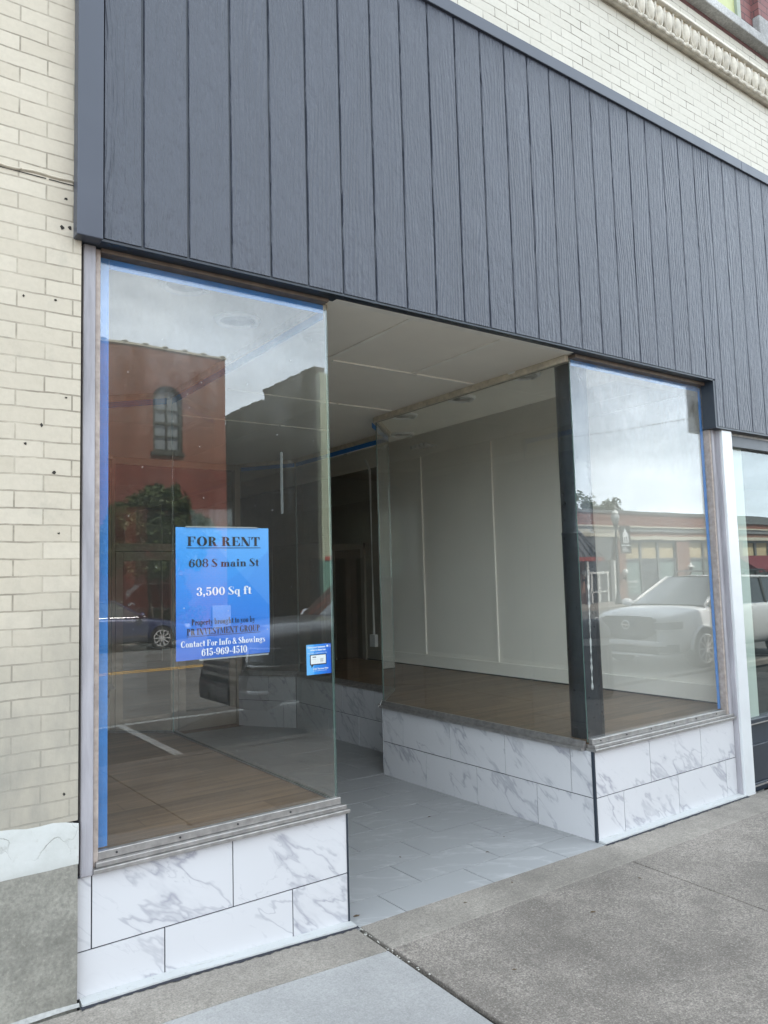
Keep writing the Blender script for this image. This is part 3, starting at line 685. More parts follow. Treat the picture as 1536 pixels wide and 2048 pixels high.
# tile bulkheads
def tiled(p0, p1, n, joints_top, joints_bot, zb0, zb1, name='tile_bulkhead'):
    d = Vector((p1[0] - p0[0], p1[1] - p0[1])); Ln = d.length; d /= Ln
    zbot = lambda s_: zb0 + (zb1 - zb0) * s_ / Ln
    g = MB(); gp = .0028
    def tile(a, b, za, zb_, zt):
        pa = (p0[0] + d.x * a, p0[1] + d.y * a); pb = (p0[0] + d.x * b, p0[1] + d.y * b); t = .010
        qa = (pa[0] - n[0] * t, pa[1] - n[1] * t); qb = (pb[0] - n[0] * t, pb[1] - n[1] * t)
        g.hexa([(pa[0], pa[1], za), (pb[0], pb[1], zb_), (qb[0], qb[1], zb_), (qa[0], qa[1], za)], [(x, y, zt) for x, y in (pa, pb, qb, qa)], 0)
    e = [0] + [j for j in joints_top if .01 < j < Ln - .01] + [Ln]
    for a, b in zip(e, e[1:]): tile(a + gp, b - gp, gp, gp, .292)
    e = [0] + [j for j in joints_bot if .01 < j < Ln - .01] + [Ln]
    for a, b in zip(e, e[1:]): tile(a + gp, b - gp, zbot(a), zbot(b), -gp)
    o = part(name, g, 'marble')
    k = MB(); m_ = .0055
    k.wallbox((p0[0] - n[0] * m_, p0[1] - n[1] * m_), (p1[0] - n[0] * m_, p1[1] - n[1] * m_), min(zb0, zb1) - .08, .2925, n, .05); part('grout', k, 'grout', o)
    return o
JT = lambda first: [first + .611 * k for k in range(-2, 12)]
tiled((-.278, 0), (1.005, 0), (0, -1), JT(.062), JT(.361), -.176, -.238)
tiled((2.885, 0), (4.53, 0), (0, -1), JT(.585), JT(.282), -.262, -.277)
tiled((1.003, .012), (1.003, 2.32), (1, 0), JT(.19), JT(.49), -.25, -.28)
tiled((1.003, 2.33), (.45, 2.86), (.69, .72), JT(.3), JT(.1), -.28, -.285)
tiled((.45, 2.87), (.45, 4.79), (1, 0), JT(.2), JT(.5), -.285, -.30)
tiled((.45, 4.80), (1.40, 5.46), (.57, -.82), JT(.3), JT(.55), -.30, -.30)
tiled((2.880, 2.32), (2.880, .012), (-1, 0), [2.308 - (.19 + .611 * k - .012) for k in range(4)][::-1], [2.308 - (.49 + .611 * k) for k in range(4)][::-1], -.29, -.268)
tiled((3.375, 2.86), (2.880, 2.33), (-.72, .69), JT(.3), JT(.1), -.295, -.29)
tiled((3.375, 4.79), (3.375, 2.87), (-1, 0), JT(.41), JT(.11), -.31, -.295)
tiled((2.94, 5.46), (3.375, 4.80), (-.83, -.55), JT(.42), JT(.62), -.31, -.31)
g = MB(); g.box(2.874, 2.889, -.006, .012, -.275, .292); g.box(.9985, 1.0075, -.004, .010, -.245, .292); parts('corner_bead', g, 'darktrim')
# white strip at the foot of the bulkheads
g = MB()
def strip(x0, x1, ya, yb):
    n = 6; 
    for i in range(n):
        a = x0 + (x1 - x0) * i / n; b = x0 + (x1 - x0) * (i + 1) / n; h = .014
        g.hexa([(a, ya, zS(a) - .03), (b, ya, zS(b) - .03), (b, yb, zS(b) - .03), (a, yb, zS(a) - .03)], [(a, ya, zS(a) + h - .004), (b, ya, zS(b) + h - .004), (b, yb, zS(b) + h), (a, yb, zS(a) + h)])
for q_ in ((-.262, 1.012, -.053, -.0005), (2.885, 4.545, -.060, -.0005)):
    g = MB(); strip(*q_); part('floor_strip', g, 'stripwhite')
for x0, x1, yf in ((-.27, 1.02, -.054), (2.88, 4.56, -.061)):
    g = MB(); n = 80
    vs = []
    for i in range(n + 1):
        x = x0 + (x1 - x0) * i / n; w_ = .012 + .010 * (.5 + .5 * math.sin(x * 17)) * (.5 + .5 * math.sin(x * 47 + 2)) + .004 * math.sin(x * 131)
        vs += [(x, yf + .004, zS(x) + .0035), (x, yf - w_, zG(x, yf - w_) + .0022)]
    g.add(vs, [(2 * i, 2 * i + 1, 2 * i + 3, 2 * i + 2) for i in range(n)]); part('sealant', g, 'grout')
g = MB(); n = 60; vs = []
for i in range(n + 1):
    x = -3 + 2.73 * i / n; vs += [(x, -.034, zS(x) + .014 + .005 * math.sin(x * 11)), (x, -.043 - .003 * math.sin(x * 23), zS(x) + .0015)]
g.add(vs, [(2 * i, 2 * i + 1, 2 * i + 3, 2 * i + 2) for i in range(n)]); part('caulk_line', g, 'caulk')
g = MB(); g.box(-.278, -.212, -.004, .05, .285, .2935); part('corner_cap', g, 'darktrim')

# display floors, ceilings, inside walls
zf = .338
g = MB(); g.poly([(-.26, .03), (XL - .008, .035), (XL - .008, 2.32), (.40, 2.85), (.40, 4.79), (1.38, 5.44), (1.38, 5.6), (-.26, 5.6)], .20, zf); part('display_floor', g, 'woodfloor')
g = MB(); g.poly([(4.80, .03), (4.80, 5.6), (3.0, 5.6), (3.0, 5.44), (3.42, 4.79), (3.42, 2.85), (XR + .008, 2.32), (XR + .008, .035)], .20, zf); part('display_floor', g, 'woodfloor')
g = MB(); g.box(-.29, 5.0, 5.52, 13.9, -.5, -.27); part('inner_floor', g, 'woodfloor')
g = MB(); g.box(-.29, 3.77, -.028, 13.5, 2.910, 2.955); g.box(3.773, 5.02, -.028, .33, 2.9102, 2.956); part('ceiling', g, 'ceiling')
g = MB(); g.box(3.65, 5.02, .334, 13.5, 3.40, 3.45); g.box(3.73, 3.772, .333, 13.5, 2.956, 3.40); g.box(3.77, 5.02, .26, .334, 2.956, 3.40); part('raised_ceiling', g, 'inwall')
g = MB()
for y in (.955, 2.02, 3.05): g.box(1.58 if y < 1 else 1.3, 2.27, y - .012, y + .012, 2.900, 2.9098); g.box(2.29, 2.845, y - .012, y + .012, 2.900, 2.9098)
g.box(1.52, 1.545, .03, .94, 2.9035, 2.9098); g.box(2.24, 2.265, .03, .94, 2.9035, 2.9098); g.box(XL + .03, XR - .03, -.02, .03, 2.902, 2.9096)
parts('ceiling_batten', g, 'batten')
for i, (x, y) in enumerate([(2.99, .56), (3.07, 1.35), (3.06, 2.12), (3.60, 2.86), (.27, .20), (.70, .545), (3.6, 4.1), (.3, 3.4)]):
    g = MB(); n = 28
    g.lathe([(.130, 2.9098), (.126, 2.897), (.112, 2.889), (.100, 2.892), (.094, 2.905)], (x, y, 0), n); o = part('ceiling_light', g, 'lightring', smooth=True)
    g = MB(); g.lathe([(.0935, 2.9025), (.05, 2.9060), (.01, 2.9075)], (x, y, 0), n); g.box(x + .085, x + .12, y - .01, y + .01, 2.8845, 2.8885); part('lamp_well', g, 'lightwell2' if i < 6 else 'lightdark', o, smooth=True)
WX = 4.80
g = MB(); g.box(WX, WX + .2, .05, 13.9, -.4, 3.45); wall_r = part('interior_wall', g, 'inwall2')
g = MB()
for y in (2.82, 4.08): g.box(WX - .018, WX - .0005, y - .022, y + .022, .49, 2.93)
g.box(WX - .016, WX - .0005, .06, 13, 2.93, 3.06)
parts('wall_batten', g, 'inwall2', wall_r, bevel=.003)
g = MB(); g.box(WX - .022, WX - .0005, .06, 5.0, zf + .004, .485); part('baseboard', g, 'inwall2', wall_r, bevel=.003)
g = MB(); g.box(WX - .010, WX - .0004, 5.02, 13.4, -.3, 2.93); part('rear_wall_shade', g, 'backwall', wall_r)  # thin dark sheet over the deep wall, the fading light painted in
g = MB(); g.box(WX - .024, WX - .001, .06, 5.5, zf, zf + .012); part('floor_gap', g, 'darkin', wall_r)
g = MB(); g.tube([(WX - .03, 5.15, .60), (WX - .03, 5.15, 2.9), (WX - .03, 5.25, 3.05)], .017, 8); g.box(WX - .06, WX - .001, 5.09, 5.21, .52, .68); part('conduit', g, 'whiteframe', wall_r)
g = MB(); g.box(WX - .03, WX - .001, 5.42, 6.1, -.26, 1.84); g.box(WX - .03, WX - .001, 6.5, 8.05, -.26, 2.0); parts('inner_door', g, 'backdoor', wall_r)
g = MB()
for a, b, zt in ((5.34, 6.18, 1.84), (6.42, 8.13, 2.0)): g.box(WX - .04, WX - .001, a, a + .08, -.26, zt + .08); g.box(WX - .04, WX - .001, b - .08, b, -.26, zt + .08); g.box(WX - .041, WX - .001, a, b, zt, zt + .08)
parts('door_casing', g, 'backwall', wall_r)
for k in range(4):
    g = MB(); y = 3.97 - .082 * k; g.lathe([(.022, -.09), (.026, -.05), (.015, -.03), (.018, -.0)], (WX - .13, y, 3.02), 10, axis='x'); g.box(WX - .13, WX - .001, y - .006, y + .006, 3.012, 3.028); part('wall_socket', g, 'whiteframe', wall_r, smooth=True)
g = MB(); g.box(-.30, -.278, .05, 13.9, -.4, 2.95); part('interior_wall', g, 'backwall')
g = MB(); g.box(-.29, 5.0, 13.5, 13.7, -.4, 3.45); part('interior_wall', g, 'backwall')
# entrance doors
DY = 5.50
g = MB(); g.box(1.38, 1.455, DY - .03, DY + .08, -.30, 2.91); g.box(2.925, 3.0, DY - .03, DY + .08, -.30, 2.91); g.box(1.455, 2.925, DY - .03, DY + .08, 1.82, 1.91); g.box(1.455, 2.925, DY - .028, DY + .08, 2.83, 2.905); df = part('door_frame', g, 'tan', bevel=.004)
g = MB(); g.box(1.456, 2.924, DY + .015, DY + .025, 1.911, 2.829); part('transom_pane', g, 'glass_side', df)
for x0, x1 in ((1.462, 2.186), (2.194, 2.918)):
    g = MB(); z0, z1 = -.285, 1.812
    g.box(x0, x0 + .085, DY - .02, DY + .025, z0, z1); g.box(x1 - .085, x1, DY - .02, DY + .025, z0, z1); g.box(x0 + .085, x1 - .085, DY - .02, DY + .025, z1 - .10, z1); g.box(x0 + .085, x1 - .085, DY - .02, DY + .025, z0, z0 + .22)
    d_ = part('door', g, 'tan', bevel=.004)
    g = MB(); g.box(x0 + .0852, x1 - .0852, DY - .002, DY + .006, z0 + .221, z1 - .101); part('door_pane', g, 'glass_side', d_)
    hx = x1 - .045 if x0 < 2 else x0 + .045
    g = MB(); g.tube([(hx, DY - .02, .62), (hx, DY - .07, .64), (hx, DY - .07, .93), (hx, DY - .02, .95)], .010, 8); part('handle', g, 'steel', d_)
# black pipe column in the right display
g = MB(); cx, cy = 3.075, .195
g.lathe([(.112, zf), (.112, 1.70), (.114, 1.705), (.114, 1.715), (.108, 1.72), (.108, 2.908)], (cx, cy, 0), 26)
o = part('pipe_column', g, 'column', smooth=False)
for p_ in o.data.polygons: p_.use_smooth = len(p_.vertices) == 4
g = MB(); n = 34
def flake(a, b):
    z = .66 + .80 * a; ph = R(-118 + 5 * a + (b - .5) * (5 + 4 * math.sin(a * 60) * math.sin(a * 23 + 1))); rr = .1135
    return (cx + rr * math.cos(ph), cy + rr * math.sin(ph), z)
g.grid(flake, 60, 2); part('paint_flakes', g, 'streak', o)

# neighbour's shop front in the same building
g = MB(); g.box(4.686, 8.6, .0, .10, 2.42, 2.529); g.box(4.686, 4.775, .01, .10, .24, 2.42); g.box(4.686, 8.6, .0, .10, .20, .245); g.box(4.686, 8.6, .005, .09, -.235, .045); g.box(4.686, 8.6, -.012, .10, -.30, -.236); g.box(6.6, 6.68, .0, .10, .245, 2.42); g.box(8.5, 8.6, .01, .1, .245, 2.42)
o = part('neighbour_frame', g, 'navy', bevel=.004)
g = MB(); g.box(4.70, 8.55, .04, .07, .046, .20); part('kick_panel', g, 'darktrim', o)
g = MB(); g.box(4.69, 8.6, -.004, .012, 2.512, 2.5285); g.box(4.69, 8.6, -.016, -.0125, -.262, -.250); g.box(4.69, 8.6, -.004, -.0005, .205, .214); parts('frame_edge', g, 'alu', o)
pane((4.775, .05), (6.6, .05), .245, 2.42, 'glass_n'); pane((6.68, .05), (8.5, .05), .245, 2.42, 'glass_n')
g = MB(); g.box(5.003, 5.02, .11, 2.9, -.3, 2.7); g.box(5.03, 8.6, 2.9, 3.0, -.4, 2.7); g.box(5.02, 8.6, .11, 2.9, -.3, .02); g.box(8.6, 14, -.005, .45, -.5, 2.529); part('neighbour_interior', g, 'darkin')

# ------------------------------------------------------------------ blue painter's tape
TG = "strips of blue painter's tape on the window edges"
def tape(name_label, verts8=None, box=None, beam=None):
    g = MB()
    if box: g.box(*box); c = ((box[0] + box[1]) / 2, (box[2] + box[3]) / 2, box[4])
    else: g.beam(*beam, .0016, .048); c = tuple((a + b) / 2 for a, b in zip(beam[0], beam[1]))
    return tag(g.build('painters_tape', 'tape', base=c), name_label, 'tape', TG)
tape('long upright blue tape strip down the left edge of the front left window', box=(-.188, -.142, .0490, .0505, .37, 2.884))
tape('sloping-looking blue tape strip along the top of the front left window', box=(-.141, .96, .0490, .0503, 2.838, 2.884))
tape('blue tape strip along the top of the right display front window', box=(2.91, 4.415, .0490, .0503, 2.838, 2.880))
tape('upright blue tape strip down the right edge of the right display front window', box=(4.412, 4.450, .0490, .0505, .37, 2.87))
tape('blue tape strip along the top of the left side glass of the entrance', beam=((XL - .0065, .06, 2.838), (XL - .0065, 2.3, 2.838)))
tape('blue tape strip along the top of the slanted pane behind the left display', beam=((.93, 2.322, 2.838), (.415, 2.836, 2.838)))
tape('short blue tape strip at the top of the slanted pane behind the right display', beam=((2.858, 2.338, 2.838), (3.40, 2.836, 2.838)))
tape('deep blue tape strip along the top of the inner right pane far inside the entrance', beam=((3.408, 2.88, 2.838), (3.408, 4.76, 2.838)))
tape('faint blue tape strip at the top of the angled pane right of the entrance doors', beam=((3.405, 4.795, 2.838), (2.985, 5.41, 2.838)))
g = MB(); g.box(.955 - .010, .955 - .0085, .50, .527, 1.82, 2.17); tag(g.build('clear_tape', 'cleartape', base=(.946, .51, 1.82)), 'short whitish strip of tape left on the left side glass, hanging upright', 'tape')

# ------------------------------------------------------------------ fat serif lettering, drawn from strokes
class Glyphs:
    H = .045; T = .24
    def __init__(s): s.P = []
    def R(s, x0, y0, x1, y1): s.P.append([(x0, y0), (x1, y0), (x1, y1), (x0, y1)])
    def Q(s, *p): s.P.append(list(p))
    def ring(s, cx, cy, rx, ry, t, h, a0=0, a1=360, n=22):
        for i in range(n):
            a = R(a0 + (a1 - a0) * i / n); b = R(a0 + (a1 - a0) * (i + 1) / n)
            o = lambda q: (cx + rx * math.cos(q), cy + ry * math.sin(q)); w = lambda q: (cx + (rx - t) * math.cos(q), cy + (ry - h) * math.sin(q))
            s.P.append([w(a), o(a), o(b), w(b)])
    def dot(s, cx, cy, r): s.P.append([(cx + r * math.cos(R(30 * i)), cy + r * math.sin(R(30 * i))) for i in range(12)])
def glyph(ch):
    g = Glyphs(); h = .05; x = .62; w = .5
    def stem(x0, y0=0, y1=1, t=.22, sb=True, st=True):
        g.R(x0, y0, x0 + t, y1)
        if sb: g.R(x0 - .08, y0, x0 + t + .08, y0 + h)
        if st: g.R(x0 - .08, y1 - h, x0 + t + .08, y1)
    if ch == ' ': return [], .26
    if ch in 'FE':
        stem(.10); g.R(.1, 1 - h, .70, 1); g.Q((.70, 1), (.55, 1 - h), (.66, .68), (.70, .68)); g.R(.3, .5, .52, .5 + h); g.Q((.54, .36), (.50, .36), (.48, .52), (.54, .69))
        if ch == 'E': g.R(.1, 0, .74, h); g.Q((.74, 0), (.74, .34), (.70, .34), (.56, h))
        w = .78
    elif ch == 'O': g.ring(.43, .5, .42, .52, .24, .05); w = .86
    elif ch in 'RP':
        stem(.10); g.ring(.32, .74, .36, .26, .22, .05, -90, 90, 14); g.R(.2, 1 - h, .34, 1); g.R(.2, .48, .34, .48 + h)
        if ch == 'R': g.Q((.36, .50), (.54, .46), (.74, .05), (.52, .0)); g.R(.52, 0, .84, h); g.Q((.48, .5), (.62, .42), (.70, .12), (.52, .12))
        w = .84 if ch == 'R' else .74
    elif ch == 'N': g.R(.10, 0, .15, 1); g.R(0, 0, .25, h); g.Q((.02, 1), (.30, 1), (.78, 0), (.70, 0)); g.Q((.30, 1), (.02, 1), (.52, 0), (.78, 0)); g.R(.73, 0, .78, 1); g.R(.63, 1 - h, .88, 1); w = .90
    elif ch == 'T': stem(.28, st=False); g.R(.02, 1 - h, .76, 1); g.Q((.02, 1), (.02, .66), (.06, .66), (.18, 1)); g.Q((.76, 1), (.60, 1), (.72, .66), (.76, .66)); w = .78
    elif ch in 'S': 
        g.ring(.34, .74, .29, .27, .16, .05, 50, 200, 12); g.Q((.05, .70), (.24, .78), (.64, .36), (.50, .18)); g.ring(.34, .27, .31, .28, .17, .05, -150, 35, 14); g.R(.02, .02, .06, .32); g.R(.58, .70, .62, .98); w = .68
    elif ch in 'I': stem(.10); w = .44
    elif ch == 'V': g.Q((.03, 1), (.30, 1), (.50, 0), (.42, 0)); g.Q((.46, 0), (.42, 0), (.70, 1), (.75, 1)); g.R(0, 1 - h, .38, 1); g.R(.6, 1 - h, .85, 1); w = .82
    elif ch == 'M': g.R(.08, 0, .13, 1); g.R(0, 0, .24, h); g.Q((.05, 1), (.32, 1), (.55, .05), (.47, 0)); g.Q((.50, 0), (.47, 0), (.76, 1), (.80, 1)); stem(.78, t=.22); w = 1.1
    elif ch in 'GC':
        g.ring(.44, .5, .42, .52, .24, .05, 50, 318, 20); g.Q((.72, .66), (.76, .66), (.76, 1.0), (.70, .90))
        if ch == 'G': g.R(.60, 0.02, .78, .44); g.R(.50, .40, .86, .44)
        else: g.Q((.74, .30), (.78, .30), (.72, .12), (.66, .14))
        w = .88
    elif ch == 'U': g.R(.10, .3, .32, 1); g.R(.02, 1 - h, .40, 1); g.ring(.39, .3, .29, .31, .14, .06, 180, 360, 14); g.R(.63, .3, .68, 1); g.R(.54, 1 - h, .78, 1); w = .80
    elif ch == '6': g.ring(.34, .32, .32, .34, .19, .05); g.ring(.44, .40, .42, .60, .20, .05, 95, 190, 10); g.dot(.54, .82, .10); w = .70
    elif ch == '9': g.ring(.34, .68, .32, .34, .19, .05); g.ring(.24, .60, .42, .60, .20, .05, -85, 10, 10); g.dot(.14, .18, .10); w = .70
    elif ch == '0': g.ring(.34, .5, .33, .52, .20, .05); w = .70
    elif ch == '8': g.ring(.34, .27, .33, .29, .17, .05); g.ring(.34, .76, .29, .26, .15, .05); w = .70
    elif ch == '3': g.ring(.30, .26, .32, .28, .19, .05, -140, 90, 14); g.ring(.30, .76, .28, .26, .17, .05, -90, 140, 14); g.dot(.12, .22, .11); g.dot(.14, .80, .10); w = .66
    elif ch == '5': g.ring(.30, .30, .32, .33, .20, .05, -140, 130, 16); g.R(.10, .50, .14, 1); g.Q((.10, 1), (.10, .84), (.50, .84), (.58, 1)); g.dot(.13, .22, .11); w = .66
    elif ch == '1': stem(.16, st=False); g.Q((.02, .86), (.02, .90), (.38, 1), (.20, .86)); w = .48
    elif ch == '4': stem(.34, st=False); g.Q((.0, .28), (.05, .28), (.38, 1), (.34, 1)); g.R(.0, .24, .66, .24 + h); w = .68
    elif ch == ',': g.dot(.13, .10, .11); g.Q((.14, .02), (.23, .08), (.14, -.18), (.06, -.20)); w = .28
    elif ch == '-': g.R(.04, .30, .36, .40); w = .40
    elif ch == '&': g.ring(.34, .25, .32, .27, .17, .05); g.ring(.36, .76, .23, .25, .13, .05); g.Q((.22, .66), (.40, .70), (.86, .04), (.62, .0)); g.R(.62, .46, .86, .5); w = .88
    elif ch in 'in': 
        stem(.10, 0, x, .20, st=False); g.R(.02, x - h, .2, x)
        if ch == 'i': g.dot(.20, .84, .12); w = .40
        else: g.ring(.46, x - .20, .20, .20, .17, .05, 0, 150, 8); stem(.46, 0, x - .2, .20, st=False); w = .76
    elif ch == 'm':
        stem(.10, 0, x, .20, st=False); g.R(.02, x - h, .2, x)
        for q in (.44, .78): g.ring(q, x - .20, .20, .20, .17, .05, 0, 150, 8); stem(q, 0, x - .2, .20, st=False)
        w = 1.08
    elif ch == 'u': g.R(.08, .16, .28, x); g.R(0, x - h, .28, x); g.ring(.30, .18, .22, .19, .17, .05, 180, 300, 8); stem(.44, 0, x, .20, st=False); g.R(.36, x - h, .64, x); w = .74
    elif ch == 'h': stem(.10, 0, 1.05, .20, st=False); g.ring(.46, x - .20, .20, .20, .17, .05, 0, 150, 8); stem(.46, 0, x - .2, .20, st=False); w = .76
    elif ch == 'r': stem(.10, 0, x, .20, st=False); g.R(.02, x - h, .2, x); g.ring(.42, x - .16, .16, .16, .10, .05, 60, 170, 6); g.dot(.48, x - .14, .10); w = .58
    elif ch == 'a': stem(.36, 0, x - .16, .19, sb=False, st=False); g.R(.36, 0, .66, h); g.ring(.34, x - .20, .22, .20, .14, .05, 0, 160, 10); g.ring(.26, .17, .24, .19, .17, .05, 60, 330, 12); g.dot(.16, x - .16, .09); w = .66
    elif ch in 'oec':
        a = {'o': (0, 360), 'e': (0, 318), 'c': (55, 318)}[ch]; g.ring(.30, .31, .29, .33, .18, .045, *a)
        if ch == 'e': g.R(.2, .30, .56, .345)
        if ch == 'c': g.dot(.46, .46, .09)
        w = .60
    elif ch in 'qpbg':
        if ch == 'b': stem(.08, 0, 1.05, .19, sb=False, st=False); g.ring(.38, .31, .28, .33, .18, .045)
        elif ch == 'p': stem(.10, -.28, x, .19, st=False); g.ring(.40, .31, .28, .33, .18, .045)
        elif ch == 'q': stem(.40, -.28, x, .19, st=False); g.ring(.30, .31, .28, .33, .18, .045)
        else: g.ring(.28, .40, .26, .23, .16, .045); g.ring(.30, -.06, .30, .20, .10, .07); g.dot(.56, .58, .08)
        w = .70
    elif ch == 't': g.R(.12, .08, .32, .86); g.R(.0, x - h, .44, x); g.ring(.30, .14, .18, .15, .10, .05, 180, 330, 8); w = .46
    elif ch == 'f': stem(.10, 0, .85, .20, st=False); g.R(.0, x - h, .42, x); g.ring(.33, .84, .23, .20, .14, .05, 40, 180, 10); g.dot(.46, .90, .10); w = .46
    elif ch == 'y': g.Q((.04, x), (.27, x), (.44, .0), (.34, .0)); g.Q((.34, -.02), (.40, .0), (.60, x), (.56, x)); g.ring(.20, -.05, .18, .20, .05, .05, -90, 20, 6); g.dot(.12, -.16, .10); g.R(-.02, x - h, .32, x); g.R(.46, x - h, .68, x); w = .64
    elif ch == 'w': g.Q((.04, x), (.24, x), (.38, 0), (.30, 0)); g.Q((.30, 0), (.36, 0), (.52, x), (.48, x)); g.Q((.40, x), (.60, x), (.72, 0), (.64, 0)); g.Q((.64, 0), (.70, 0), (.88, x), (.84, x)); g.R(-.02, x - h, .30, x); g.R(.78, x - h, .96, x); w = .94
    elif ch == 's': g.ring(.24, .45, .20, .18, .11, .045, 50, 200, 8); g.Q((.05, .42), (.18, .48), (.46, .22), (.36, .10)); g.ring(.24, .17, .22, .19, .12, .045, -150, 35, 10); g.R(.02, .02, .055, .2); g.R(.40, .44, .44, .6); w = .50
    return g.P, w
def lettering(mb, text, x0, x1, zb_, cap, y, sgn=1, mi=0, track=.03):
    adv = 0; items = []
    for ch in text:
        P_, w_ = glyph(ch); items.append((P_, adv)); adv += w_ + track
    adv -= track; sx = (x1 - x0) / adv
    for P_, a in items:
        for q, pl_ in enumerate(P_):
            yy = y - .00002 * q
            mb.add([(x0 + (a + px) * sx, yy, zb_ + pz * cap) for px, pz in pl_], [tuple(range(len(pl_)))], mi)

# ------------------------------------------------------------------ rent poster
PX0, PX1, PZ0, PZ1 = .145, .611, 1.096, 1.699; PB = (.145, .054, 1.096)
po = thing('rent_poster', PB, 'blue rent poster with black and white lettering hung inside the left window', 'poster')
def curl(x, z): return .0555 + .006 * max(0, 1 - (z - PZ0) / .10) ** 2 * (.4 + .6 * (x - PX0) / .466)
g = MB(); g.grid(lambda a, b: (PX0 + (PX1 - PX0) * a, curl(PX0 + .466 * a, PZ0 + .603 * b), PZ0 + .603 * b + (.004 * a if b == 0 else 0)), 8, 16)
g.build('sheet', 'poster', po, PB, solid=.0005)
g = MB(); yl = .0540
lettering(g, 'FOR RENT', .197, .564, 1.613, .043, yl); g.box(.195, .567, yl, yl + .0002, 1.6025, 1.6055)
lettering(g, '608 S main St', .205, .558, 1.516, .037, yl); lettering(g, 'Property brought to you by', .217, .533, 1.252, .027, yl)
lettering(g, 'PR INVESTMENT GROUP', .194, .558, 1.207, .030, yl); g.box(.194, .560, yl, yl + .0002, 1.2005, 1.2025)
g.build('black_lettering', 'poster_black', po, PB)
g = MB(); lettering(g, '3,500 Sq ft', .241, .517, 1.385, .037, yl); g.build('white_lettering', 'poster_white', po, PB)
g = MB(); lettering(g, 'Contact For Info & Showings', .166, .585, 1.155, .028, yl); g.build('white_lettering', 'poster_white', po, PB)
g = MB(); lettering(g, '615-969-4510', .263, .490, 1.111, .033, yl)
g.build('white_lettering', 'poster_white', po, PB)
g = MB(); g.box(.19, .55, .0500, .0504, 1.698, 1.704); g.box(.25, .60, .0500, .0504, 1.091, 1.098); each('tape_strip', g, 'cleartape', po, PB)
po.location.x += .0130; po.location.z += .001

# sans lettering from Blender's own font
def text_mesh(body, size, align='LEFT', offset=0.0, spacing=1.0):
    cu = bpy.data.curves.new('lettering', 'FONT'); cu.body = body; cu.size = size; cu.align_x = align; cu.offset = offset; cu.resolution_u = 3; cu.space_line = spacing
    o = bpy.data.objects.new('lettering', cu); COL.objects.link(o)
    bpy.context.view_layer.update()
    me = bpy.data.meshes.new_from_object(o.evaluated_get(bpy.context.evaluated_depsgraph_get()))
    vs = [tuple(v.co) for v in me.vertices]; fs = [tuple(p.vertices) for p in me.polygons]
    bpy.data.objects.remove(o); bpy.data.curves.remove(cu); bpy.data.meshes.remove(me)
    return vs, fs
def put_text(mb, body, size, x, y, z, align='LEFT', offset=0.0, mi=0, flip=False, sx=1.0):
    vs, fs = text_mesh(body, size, align, offset)
    if not flip: mb.add([(x + a * sx, y, z + b) for a, b, _ in vs], fs, mi)
    else: mb.add([(x - a * sx, y, z + b) for a, b, _ in vs], [f[::-1] for f in fs], mi)
AX0, AX1, AZ0, AZ1 = .803, .946, .976, 1.125; AB = (AX0, .050, AZ0)
ad = thing('advert_card', (AB[0] + .019, AB[1], AB[2] - .004), 'small bright blue advert card with a white speech bubble at the glass edge', 'card')
g = MB(); g.box(AX0, AX1, .0515, .0522, AZ0, AZ1); g.build('card', 'ad', ad, AB)
g = MB(); ya = .0512
put_text(g, 'Give your business', .0135, AX0 + .006, ya, 1.107, offset=.0004); put_text(g, 'what it deserves', .0135, AX0 + .022, ya, 1.093, offset=.0004); put_text(g, 'Fast, reliable, straightforward pricing', .0075, AX0 + .007, ya, 1.080)
put_text(g, 'AT&T Business Fiber', .0105, AX0 + .036, ya, 1.000, offset=.0003); put_text(g, 'Limited availability in select areas.', .006, AX0 + .036, ya, .992)
g.build('white_lettering', 'poster_white', ad, AB)
g = MB(); g.lathe([(.0055, -.0001), (.0055, .0)], (AX1 - .022, ya, 1.113), 14, axis='y'); put_text(g, 'AT&T', .006, AX1 - .015, ya, 1.113); put_text(g, 'Business', .004, AX1 - .015, ya, 1.108)
g.build('round_emblem', 'poster_white', ad, AB)
g = MB(); g.polyxz([(AX0 + .022, 1.023), (AX0 + .112, 1.023), (AX0 + .115, 1.026), (AX0 + .115, 1.072), (AX0 + .112, 1.075), (AX0 + .022, 1.075), (AX0 + .019, 1.072), (AX0 + .019, 1.026)], .0511, .0514)
g.polyxz([(AX0 + .026, 1.023), (AX0 + .028, 1.010), (AX0 + .040, 1.023)], .0511, .0514); g.build('speech_bubble', 'poster_black', ad, AB)
g = MB(); g.box(AX0 + .024, AX0 + .111, .0508, .0510, 1.028, 1.071); g.build('bubble_face', 'poster_white', ad, AB)
g = MB(); yb = .05075; put_text(g, 'FIBER', .0085, AX0 + .034, yb, 1.059, offset=.0004); put_text(g, 'Business internet', .0035, AX0 + .03, yb, 1.050)
for k in range(5): g.box(AX0 + .078, AX0 + .098 - .002 * (k % 3), yb, yb + .0001, 1.052 - .0035 * k, 1.0532 - .0035 * k)
g.build('small_print', 'iron', ad, AB)

